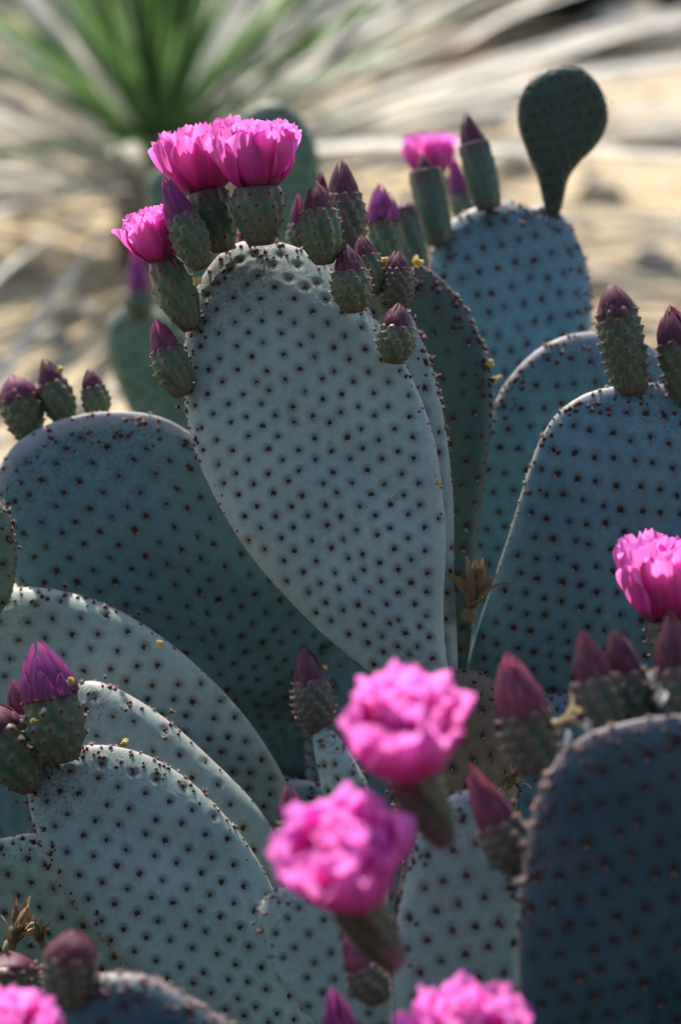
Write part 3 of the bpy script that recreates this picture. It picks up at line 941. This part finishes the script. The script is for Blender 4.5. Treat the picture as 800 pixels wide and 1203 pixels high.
build_bud(rear, (164, 375), (160, 285), 34, 1.82, frac=.4, seed=301, sep='sepal_pink', nsep=8, detail=False)

# ------------------------------------------------------------------ the main cactus
ROOT_LOC = at(540, 1300, 1.29); ROOT_LOC.z = 0.0
C1 = bpy.data.objects.new('prickly_pear_cactus', None); COL.objects.link(C1); C1.location = ROOT_LOC
tag(C1, 'large blue-grey prickly pear in bloom with bright pink flowers and many purple tipped buds', 'cactus')

# old stem pads near the ground
build_pad(C1, [(470, 830), (500, 795), (540, 785), (580, 800), (605, 850), (608, 930), (595, 1050), (575, 1180), (560, 1340), (515, 1340), (500, 1180), (480, 1050), (465, 930)], 1.30, (540, 1340), (540, 785),
          'pad_brown', label='old brown corky stem pad', seed=1, T=.013, a=(.010, -.003), b=(.007, .009), nang=160, nring=30)
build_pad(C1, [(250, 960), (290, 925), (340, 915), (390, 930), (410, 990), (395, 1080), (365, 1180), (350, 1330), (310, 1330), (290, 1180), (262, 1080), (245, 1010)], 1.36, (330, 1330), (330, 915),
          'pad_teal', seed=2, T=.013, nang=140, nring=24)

BIG = dict(nang=300, nring=84)
MED = dict(nang=220, nring=46)
# tallest pad with the flowers on top
P1 = [(240, 322), (262, 296), (292, 282), (330, 285), (365, 298), (395, 322), (425, 352), (450, 387), (475, 427), (495, 470), (511, 520), (520, 580), (524, 640),
      (521, 700), (522, 750), (526, 800), (512, 822), (480, 815), (445, 797), (422, 780), (385, 750), (350, 716), (315, 678), (280, 632), (248, 575), (226, 520), (216, 460), (218, 400), (228, 350)]
build_pad(C1, P1, FOCUS, (510, 820), (300, 283), 'pad', label='tallest pale blue pad, dotted with dark areoles, flowers along its top', single=True, seed=4, T=.0085, tilt=9, yaw=-6,
          bend=(1.2, 0.35), asize=1.02, a=(0.0094, -0.0026), b=(0.0066, 0.0088), **BIG)
build_pad(C1, [(405, 372), (420, 345), (445, 335), (470, 350), (491, 388), (507, 430), (519, 480), (528, 540), (533, 600), (533, 680), (537, 760), (534, 810), (505, 815), (470, 720), (425, 580), (402, 450)],
          1.312, (520, 815), (440, 335), 'pad_sage', seed=5, T=.007, tilt=4, yaw=6, **MED)
build_pad(C1, [(450, 380), (465, 335), (490, 312), (512, 322), (540, 352), (562, 393), (575, 440), (578, 490), (570, 560), (560, 650), (552, 760), (540, 815), (512, 815), (480, 700), (455, 560), (445, 450)],
          1.365, (530, 815), (500, 312), 'pad_dark', label='dark green pad with a sunlit edge', seed=6, T=.008, tilt=-4, yaw=-8, **MED)
# rear right pads
build_pad(C1, [(505, 302), (520, 270), (550, 247), (590, 237), (625, 243), (645, 240), (668, 262), (686, 300), (694, 350), (692, 410), (675, 480), (645, 560), (610, 650), (580, 740), (550, 740), (540, 640), (520, 520), (503, 400)],
          1.475, (565, 740), (600, 237), 'pad_mid', asize=1.55, halo=.8, seed=7, tilt=2, T=.010, **MED)
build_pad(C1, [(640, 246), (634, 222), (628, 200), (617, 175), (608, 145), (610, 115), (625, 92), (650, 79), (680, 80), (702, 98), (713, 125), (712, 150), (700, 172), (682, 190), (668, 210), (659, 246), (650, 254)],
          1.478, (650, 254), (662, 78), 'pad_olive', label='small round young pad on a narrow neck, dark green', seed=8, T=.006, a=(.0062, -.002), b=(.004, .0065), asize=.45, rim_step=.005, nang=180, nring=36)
build_pad(C1, [(555, 660), (556, 590), (563, 530), (580, 475), (605, 435), (640, 405), (680, 391), (720, 392), (760, 405), (795, 440), (805, 500), (780, 590), (720, 670), (650, 750), (600, 830), (565, 830), (556, 750)],
          1.415, (580, 830), (720, 391), 'pad_teal', asize=1.55, halo=.8, seed=9, tilt=-14, yaw=4, T=.009, bend=(.5, 1.6), **MED)
build_pad(C1, [(546, 800), (560, 740), (580, 680), (600, 620), (618, 560), (635, 515), (655, 485), (685, 464), (720, 454), (760, 450), (800, 458), (850, 480), (900, 540), (915, 620), (890, 700), (840, 770), (760, 830), (680, 862), (600, 862), (556, 840)],
          1.345, (560, 845), (780, 450), 'pad_mid', label='broad blue pad crowned with long buds', asize=1.55, halo=.8, seed=10, tilt=-14, yaw=-4, T=.009, bend=(.6, 1.9), a=(.0105, -.003), b=(.0073, .0097), nang=260, nring=60)
# left pads
build_pad(C1, [(-4, 560), (10, 532), (30, 514), (62, 497), (100, 487), (140, 484), (180, 488), (215, 503), (262, 540), (312, 600), (352, 660), (387, 720), (412, 790), (420, 870), (405, 940), (370, 955), (310, 915), (220, 850), (120, 790), (40, 720), (5, 650), (-8, 600)],
          1.39, (395, 950), (110, 486), 'pad_mid', label='broad deep teal pad with three small buds on its sunlit rim', asize=1.55, halo=.8, seed=11, tilt=-25, yaw=6, T=.0095, bend=(.9, 2.4), a=(.0112, -.003), b=(.0078, .0102), nang=260, nring=60)
build_pad(C1, [(-70, 745), (-40, 708), (0, 694), (40, 690), (90, 698), (140, 717), (190, 748), (240, 790), (285, 838), (318, 885), (338, 925), (345, 965), (320, 972), (250, 935), (170, 895), (80, 865), (0, 840), (-55, 800)],
          1.33, (340, 970), (0, 694), 'pad', seed=12, tilt=-2, yaw=-5, bend=(.6, 2.0), asize=1.15, T=.011, rim_step=.005, a=(.0112, -.003), b=(.008, .010), **MED)
build_pad(C1, [(62, 842), (85, 808), (112, 800), (150, 815), (200, 848), (250, 893), (295, 938), (322, 978), (338, 1030), (345, 1090), (335, 1150), (300, 1110), (240, 1040), (150, 960), (90, 905)],
          1.29, (338, 1150), (100, 800), 'pad_sage', seed=13, tilt=3, yaw=-5, bend=(.6, 1.2), asize=1.15, T=.010, rim_step=.006, a=(.0112, -.003), b=(.008, .010), **MED)
P9 = [(33, 935), (36, 908), (55, 888), (90, 877), (130, 876), (175, 888), (220, 915), (262, 955), (300, 1005), (328, 1060), (350, 1120), (368, 1190), (378, 1245), (362, 1285), (322, 1262), (262, 1212),
      (205, 1178), (156, 1140), (125, 1110), (97, 1074), (69, 1037), (50, 999), (39, 967)]
build_pad(C1, P9, 1.245, (365, 1285), (90, 876), 'pad', label='slanting pale grey pad with a scuffed face and dark areoles', seed=14, T=.0085, tilt=9, yaw=5, bend=(.8, .4),
          a=(0.0102, -0.0027), b=(0.0072, 0.0092), asize=1.05, single=True, **BIG)
build_pad(C1, [(-60, 1010), (-30, 988), (3, 985), (44, 980), (82, 1008), (130, 1085), (175, 1160), (190, 1230), (160, 1260), (80, 1230), (0, 1170), (-50, 1080)],
          1.32, (180, 1260), (10, 983), 'pad', seed=15, tilt=-6, T=.010, nang=160, nring=30)
build_pad(C1, [(-70, 650), (-45, 600), (-20, 580), (0, 588), (13, 612), (20, 655), (15, 695), (3, 718), (-20, 745), (-50, 760), (-70, 720)],
          1.31, (-40, 760), (-10, 580), 'pad_green', seed=16, T=.009, nang=140, nring=26)
# middle front
build_pad(C1, [(369, 866), (378, 853), (394, 862), (412, 888), (432, 925), (450, 990), (455, 1060), (440, 1110), (415, 1090), (398, 1020), (383, 940)],
          1.19, (435, 1110), (380, 853), 'pad', seed=17, T=.006, yaw=-28, a=(.0075, -.002), b=(.005, .007), asize=.75, **MED)
build_pad(C1, [(304, 1078), (312, 1054), (335, 1042), (380, 1052), (425, 1080), (455, 1130), (462, 1200), (445, 1260), (415, 1265), (385, 1220), (346, 1173), (323, 1138)],
          1.16, (430, 1265), (330, 1042), 'pad', seed=18, T=.0075, tilt=6, yaw=-4, a=(.0085, -.003), b=(.004, .010), asize=.85, **MED)
build_pad(C1, [(462, 1130), (472, 1050), (488, 985), (515, 945), (550, 928), (585, 935), (605, 965), (615, 1010), (614, 1100), (610, 1200), (592, 1300), (555, 1380), (515, 1380), (482, 1300), (466, 1210)],
          1.135, (535, 1380), (550, 928), 'pad_sage', seed=19, T=.009, tilt=6, **MED)
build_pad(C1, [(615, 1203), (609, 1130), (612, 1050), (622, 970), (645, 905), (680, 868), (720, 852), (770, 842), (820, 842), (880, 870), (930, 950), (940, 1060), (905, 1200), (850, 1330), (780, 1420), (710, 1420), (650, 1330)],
          1.07, (745, 1420), (750, 842), 'pad_shade', label='shaded dark blue pad with purple buds on its top', asize=1.55, halo=.8, seed=20, T=.010, tilt=-16, bend=(.5, .9), **MED)
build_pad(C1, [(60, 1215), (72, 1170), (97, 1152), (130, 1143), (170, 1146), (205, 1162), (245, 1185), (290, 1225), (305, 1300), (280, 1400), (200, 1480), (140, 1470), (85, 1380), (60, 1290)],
          1.07, (170, 1480), (140, 1143), 'pad_shade', seed=21, T=.013, tilt=-6, bend=(.5, 1.2), **MED)
# lower pads that carry the front ones, below the picture
low = dict(nang=110, nring=16)
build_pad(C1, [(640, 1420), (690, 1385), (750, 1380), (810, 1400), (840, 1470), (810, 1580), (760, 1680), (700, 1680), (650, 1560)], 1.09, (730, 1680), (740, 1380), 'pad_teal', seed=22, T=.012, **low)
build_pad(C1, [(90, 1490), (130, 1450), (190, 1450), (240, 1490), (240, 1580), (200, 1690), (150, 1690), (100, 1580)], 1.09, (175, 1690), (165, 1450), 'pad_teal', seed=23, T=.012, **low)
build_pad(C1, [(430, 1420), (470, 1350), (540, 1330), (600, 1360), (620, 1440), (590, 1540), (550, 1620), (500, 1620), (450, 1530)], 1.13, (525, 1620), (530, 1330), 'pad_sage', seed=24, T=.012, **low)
build_pad(C1, [(310, 1300), (350, 1255), (410, 1250), (450, 1290), (455, 1370), (420, 1470), (390, 1530), (350, 1520), (320, 1400)], 1.2, (375, 1530), (380, 1250), 'pad', seed=25, T=.012, **low)
build_pad(C1, [(490, 1370), (495, 1310), (520, 1275), (560, 1265), (600, 1290), (620, 1360), (600, 1450), (560, 1530), (530, 1530), (500, 1450)], 1.0, (545, 1530), (550, 1265), 'pad', seed=26, T=.010, **low)
build_pad(C1, [(-60, 1330), (-40, 1270), (10, 1245), (60, 1265), (90, 1330), (110, 1430), (130, 1540), (90, 1560), (20, 1480), (-40, 1420)], 1.02, (115, 1560), (10, 1245), 'pad', seed=27, T=.010, **low)

# pads added to the clump to darken gaps, cut bounce and block side sky
for k, (ol, d, b, t) in enumerate([
        ([(-300, 780), (-290, 660), (-250, 560), (-180, 510), (-110, 540), (-75, 640), (-80, 780), (-120, 940), (-180, 1080), (-230, 1080), (-280, 920)], 1.33, (-200, 1080), (-180, 510)),
        ([(-240, 1020), (-220, 900), (-160, 830), (-90, 840), (-50, 930), (-60, 1080), (-110, 1260), (-170, 1340), (-220, 1200)], 1.2, (-160, 1340), (-140, 830)),
        ([(-200, 1300), (-180, 1180), (-110, 1110), (-40, 1150), (-20, 1270), (-60, 1420), (-120, 1560), (-170, 1480)], 1.06, (-130, 1560), (-100, 1110)),
        ([(370, 760), (400, 725), (450, 715), (490, 740), (505, 830), (490, 960), (460, 1080), (440, 1260), (400, 1260), (385, 1080), (365, 960), (358, 850)], 1.45, (420, 1260), (430, 715)),
        ([(-90, 930), (-50, 880), (10, 865), (60, 890), (90, 960), (85, 1060), (60, 1180), (30, 1330), (-20, 1330), (-60, 1180), (-90, 1050)], 1.40, (5, 1330), (0, 865)),
        ([(560, 900), (590, 840), (650, 815), (720, 825), (770, 880), (780, 980), (740, 1110), (690, 1260), (640, 1260), (590, 1110), (560, 1000)], 1.37, (665, 1260), (660, 815)),
        ([(180, 1010), (220, 975), (280, 980), (310, 1050), (300, 1180), (270, 1330), (230, 1330), (190, 1180), (172, 1080)], 1.42, (250, 1330), (240, 975)),
        ([(330, 1420), (370, 1340), (440, 1320), (500, 1370), (500, 1480), (450, 1640), (400, 1640), (340, 1530)], 1.06, (425, 1640), (425, 1320)),
        ([(620, 1560), (660, 1480), (730, 1460), (790, 1510), (790, 1620), (730, 1800), (680, 1800), (630, 1680)], 0.98, (705, 1800), (705, 1460)),
        ([(210, 1520), (250, 1440), (320, 1420), (370, 1470), (370, 1590), (320, 1760), (270, 1760), (220, 1640)], 1.0, (295, 1760), (290, 1420))]):
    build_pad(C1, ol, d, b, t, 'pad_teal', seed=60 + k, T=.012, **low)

# flowers
build_flower(C1, (306, 284), (302, 218), 60, 1.268, (-0.02, 1, 0.20), 84, 'cup', seed=1, label='full pink flower')
build_flower(C1, (262, 292), (241, 222), 54, 1.290, (-0.16, 1, 0.10), 80, 'cup', seed=2)
build_flower(C1, (224, 384), (190, 302), 48, 1.290, (-0.28, 1, 0.18), 66, 'cup', seed=3, shape='barrel', label='pink flower leaning out sideways')
build_flower(C1, (512, 262), (506, 205), 42, 1.64, (-0.05, 1, 0.1), 52, 'cup', seed=4)
build_flower(C1, (800, 800), (783, 722), 58, 1.20, (-0.03, 1, 0.25), 100, 'cup', seed=5, rows=5)
build_flower(C1, (520, 985), (476, 898), 58, 1.0, (-0.10, 0.84, 0.54), 110, 'ball', seed=6, mat='ovary_dusk', dtop=-.02)
build_flower(C1, (462, 1130), (408, 1048), 60, 0.985, (-0.13, 0.84, 0.54), 116, 'ball', seed=7, mat='ovary_dusk', dtop=-.02)
build_flower(C1, (548, 1330), (546, 1265), 60, 0.99, (0.0, 0.9, 0.4), 112, 'ball', seed=8, mat='ovary_dusk')
build_flower(C1, (14, 1300), (16, 1240), 60, 1.01, (0.0, 0.9, 0.4), 78, 'ball', seed=9, mat='ovary_dusk')

# buds: (base px, tip px, width px, depth, options)
BUDS = [
    ((237, 312), (191, 203), 42, 1.268, dict(frac=.60, sep='sepal_pink', rows=5, label='half open magenta bud beside the flowers')),
    ((214, 462), (181, 371), 42, 1.285, dict(frac=.66, sep='sepal_rose')),
    ((203, 365), (174, 300), 24, 1.32, dict(frac=.55, sep='sepal_rose')),
    ((296, 318), (285, 258), 26, 1.31, dict(frac=.6, sep='sepal_pink')),
    ((381, 307), (370, 210), 47, 1.262, dict(frac=.70, rows=5)),
    ((416, 364), (407, 284), 46, 1.262, dict(frac=.66, rows=5)),
    ((463, 424), (469, 352), 42, 1.262, dict(frac=.66, rows=5)),
    ((440, 342), (422, 272), 34, 1.305, dict(frac=.68)),
    ((468, 362), (466, 290), 36, 1.305, dict(frac=.72, mat='ovary_dusk', around=10, rows=8)),
    ((410, 300), (400, 184), 46, 1.335, dict(frac=.68, mat='ovary_dusk', rows=7, around=10)),
    ((380, 300), (377, 198), 26, 1.36, dict(frac=.68, mat='ovary_dusk')),
    ((348, 300), (351, 224), 24, 1.37, dict(frac=.55, sep='sepal_rose')),
    ((455, 318), (446, 212), 38, 1.42, dict(frac=.62, shape='long', sep='sepal_pink', tipw=1.1)),
    ((492, 318), (471, 232), 28, 1.45, dict(frac=.9, shape='stub', mat='ovary_blue')),
    ((515, 284), (494, 176), 42, 1.47, dict(frac=.80, shape='stub', mat='ovary_blue', bumpy=.02, tipw=.55)),
    ((574, 242), (546, 130), 40, 1.47, dict(frac=.68, shape='stub', mat='ovary_blue', bumpy=.02, tipw=.75)),
    ((548, 262), (530, 178), 28, 1.56, dict(frac=.45, sep='sepal_pink')),
    ((36, 515), (14, 436), 46, 1.385, dict(frac=.70, shape='cup', sep='sepal_rose', label='blunt topped bud with pinkish tip')),
    ((78, 497), (50, 417), 38, 1.385, dict(frac=.68)),
    ((118, 489), (103, 430), 32, 1.385, dict(frac=.68)),
    ((76, 892), (42, 750), 66, 1.232, dict(frac=.60, sep='sepal_pink', rows=5, around=9, tipw=1.3, label='plump magenta bud about to open')),
    ((50, 896), (13, 794), 44, 1.250, dict(frac=.62, sep='sepal_rose', rows=5)),
    ((36, 926), (-18, 820), 62, 1.243, dict(frac=.72, rows=5, shape='pear')),
    ((374, 860), (357, 755), 46, 1.20, dict(frac=.64, mat='ovary_dusk', rows=8, around=10)),
    ((352, 1000), (337, 917), 40, 1.14, dict(frac=.55, sep='sepal_rose')),
    ((445, 1175), (404, 1092), 46, 1.085, dict(frac=.55, mat='ovary_dusk', sep='sepal_rose')),
    ((415, 1262), (388, 1155), 50, 1.06, dict(frac=.5, mat='ovary_dusk', sep='sepal_pink')),
    ((632, 905), (593, 760), 62, 1.09, dict(frac=.52, mat='ovary_dusk', sep='sepal_rose', shape='long', label='tall rose and violet bud')),
    ((716, 866), (682, 738), 56, 1.085, dict(frac=.62, mat='ovary_dusk')),
    ((755, 862), (718, 733), 52, 1.095, dict(frac=.64, mat='ovary_dusk')),
    ((802, 858), (784, 715), 60, 1.085, dict(frac=.58, mat='ovary_dusk')),
    ((612, 1022), (550, 898), 58, 1.09, dict(frac=.52, mat='ovary_dusk', sep='sepal_rose', label='rose tipped bud leaning over the sage pad')),
    ((742, 460), (717, 329), 50, 1.335, dict(frac=.78, shape='long', rows=9, around=9, label='long cylindrical bud with a purple tip')),
    ((812, 474), (785, 355), 50, 1.335, dict(frac=.68, shape='long', rows=7, around=9)),
    ((80, 1180), (87, 1085), 58, 1.06, dict(frac=.7, shape='cup', mat='ovary_dusk', sep='sepal', label='dark bud with a pale fuzzy crown')),
    ((8, 1215), (6, 1112), 74, 1.16, dict(frac=.85, shape='stub', mat='ovary', rows=8, around=12)),
]
for i, (b, t, wd, d, kw) in enumerate(BUDS):
    build_bud(C1, b, t, wd, d, seed=400 + i, **kw)


# ------------------------------------------------------------------ small things caught in the cactus
def curl_leaf(name, label, cat, px, py, d, size, mat, seed, roll=1.4, stretch=1.6, rot=(0, 0, 0), group=None, nu=10, nv=14):
    rnd = random.Random(seed); V = []
    for j in range(nv + 1):
        t = j / nv; wv = 0.5 * math.sin(math.pi * min(1, t * 1.02 + .04)) ** 0.7
        for i in range(nu + 1):
            x = 2 * i / nu - 1; a = x * roll * (0.6 + 0.7 * t)
            V.append((math.sin(a) / roll * wv + .05 * math.sin(9 * t + seed), (t - .5) * stretch + .05 * math.sin(5 * x + seed),
                      (1 - math.cos(a)) / roll * wv * 1.5 + .12 * math.sin(4 * t + seed) + .04 * math.sin(11 * x + 7 * t)))
    F = [(j * (nu + 1) + i, j * (nu + 1) + i + 1, (j + 1) * (nu + 1) + i + 1, (j + 1) * (nu + 1) + i) for j in range(nv) for i in range(nu)]
    # a thin sheet with real thickness
    V = np.array(V); top = V + np.array([0, 0, .03]); n = len(V)
    F2 = [tuple(reversed(f)) for f in F] + [tuple(k + n for k in f) for f in F]
    rimv = [i for i in range(nu + 1)] + [j * (nu + 1) + nu for j in range(1, nv + 1)] + [nv * (nu + 1) + i for i in range(nu - 1, -1, -1)] + [j * (nu + 1) for j in range(nv - 1, 0, -1)]
    F2 += [(rimv[k], rimv[(k + 1) % len(rimv)], rimv[(k + 1) % len(rimv)] + n, rimv[k] + n) for k in range(len(rimv))]
    o = link(name, mesh_np(name, np.vstack([V, top]) * px2m(size, d), F2, [M[mat]]))
    o.location = at(px, py, d); o.rotation_euler = (PITCH * -1 + R(70) + rot[0], rot[1], rot[2])
    tag(o, label, cat, group)


def shrivelled(px, py, d, size, mat, seed, label, lean):
    """a dried up flower: narrow twisted petals, stuck together at the foot"""
    rnd = random.Random(seed); acc = ([], [], [])
    V, F = dome(.16, .3, 8, 2, .1, .25, rnd); add_geo(acc, V, F, 0)
    for k in range(22):
        a = rnd.uniform(0, 6.28); out = rnd.uniform(.05, .35); L = rnd.uniform(.6, 1.1); tw = rnd.uniform(-4, 4); cl = rnd.uniform(-.5, .8); P = []
        for j in range(9):
            t = j / 8; q = out + cl * t * t
            c = Vector((math.sin(q) * L * t * math.cos(a), math.sin(q) * L * t * math.sin(a), math.cos(q * .8) * L * t)) + Vector((rnd.gauss(0, .02), rnd.gauss(0, .02), 0))
            wv = .085 * math.sin(math.pi * (t * .85 + .12)) + .012; side = Vector((-math.sin(a + tw * t), math.cos(a + tw * t), .4 * math.sin(tw * t)))
            P += [c - side * wv, c + Vector((math.cos(a), math.sin(a), 0)) * wv * .5, c + side * wv]
        add_geo(acc, [tuple(p) for p in P], [(j * 3 + i, j * 3 + i + 1, j * 3 + i + 4, j * 3 + i + 3) for j in range(8) for i in (0, 1)], 0)
    V, F, mi = acc_done(acc)
    z = RIGHT * lean[0] + UP * lean[1] - FWD * lean[2]
    m = frame(at(px, py, d), z, RIGHT, px2m(size, d))
    tag(link('dried_blossom', mesh_np('dried_blossom', V, F, [M[mat]], mi), mw=m), label, 'dried flower')


shrivelled(552, 722, 1.305, 66, 'straw_brown', 3, 'shrivelled straw coloured blossom wedged between the tallest pad and the broad blue pad', (.12, 1, .2))
shrivelled(655, 850, 1.08, 40, 'straw', 5, 'pale shrivelled blossom beside the tall rose bud', (.8, .5, .2))
shrivelled(12, 1112, 1.27, 56, 'straw_brown', 6, 'brown withered blossom beside the slanting grey pad', (.5, 1, .2))
shrivelled(50, 1110, 1.25, 34, 'straw_brown', 9, 'small withered blossom scrap next to the dark fuzzy bud', (-.2, 1, .5))
shrivelled(590, 930, 1.24, 40, 'straw_brown', 8, 'ochre withered blossom at the foot of the rose buds', (.5, .8, .3))

CH = 'tiny white flake of chaff stuck among the purple buds'
for i, (px, py, sz, d) in enumerate([(775, 819, 20, 1.055), (763, 797, 14, 1.055), (665, 870, 20, 1.055), (749, 863, 16, 1.052), (690, 852, 14, 1.055)]):
    curl_leaf('chaff', CH, 'chaff', px, py, d, sz, 'chaff', 20 + i, 1.2, 1.2, (.3 * i, .2, i * .8), 'white chaff among the purple buds', 5, 6)


def crumb(px, py, d, sz, label, seed):
    acc = ([], [], []); rnd = random.Random(seed)
    for k in range(5):
        V, F = dome(rnd.uniform(.28, .45), rnd.uniform(.5, .9), 6, 2, .1, .3, rnd)
        m = np.array(Matrix.Translation((rnd.uniform(-.3, .3), rnd.uniform(-.3, .3), rnd.uniform(-.3, .3))) @ Matrix.Rotation(rnd.uniform(-1.2, 1.2), 4, 'X') @ Matrix.Rotation(rnd.uniform(-1.2, 1.2), 4, 'Y'))
        add_geo(acc, np.array(V) @ m[:3, :3].T + m[:3, 3], F, 0)
    V, F, mi = acc_done(acc)
    o = link('blossom', mesh_np('blossom', V * px2m(sz, d), F, [M['yellow']], mi, False)); o.location = at(px, py, d)
    tag(o, label, 'blossom')


for k, (px, py, d, sz, lab) in enumerate([
        (145, 872, 1.236, 9, 'yellow fallen blossom on the top edge of the slanting grey pad'),
        (189, 757, 1.315, 9, 'yellow fallen blossom on the rim behind the plump magenta bud'),
        (84, 800, 1.205, 9, 'yellow fallen blossom on the side of the plump magenta bud'),
        (40, 848, 1.215, 8, 'yellow fallen blossom low on the green bud'),
        (515, 567, 1.262, 6, 'tiny yellow fallen blossom on the right edge of the tallest pad'),
        (574, 428, 1.355, 10, 'yellow fallen blossom beside the dark green pad'),
        (583, 446, 1.40, 8, 'second yellow fallen blossom just below the first by the dark green pad'),
        (491, 308, 1.35, 10, 'yellow fallen blossom on top of the dark green pad'),
        (452, 305, 1.30, 7, 'yellow fallen blossom between two small buds'),
        (383, 784, 1.185, 6, 'tiny yellow fallen blossom on the dull scaly bud'),
        (72, 435, 1.37, 8, 'yellow fallen blossom on the middle bud of the deep teal pad'),
        (233, 330, 1.262, 9, 'golden fallen blossom caught beside the sideways flower')]):
    crumb(px, py, d, sz, lab, k + 70)
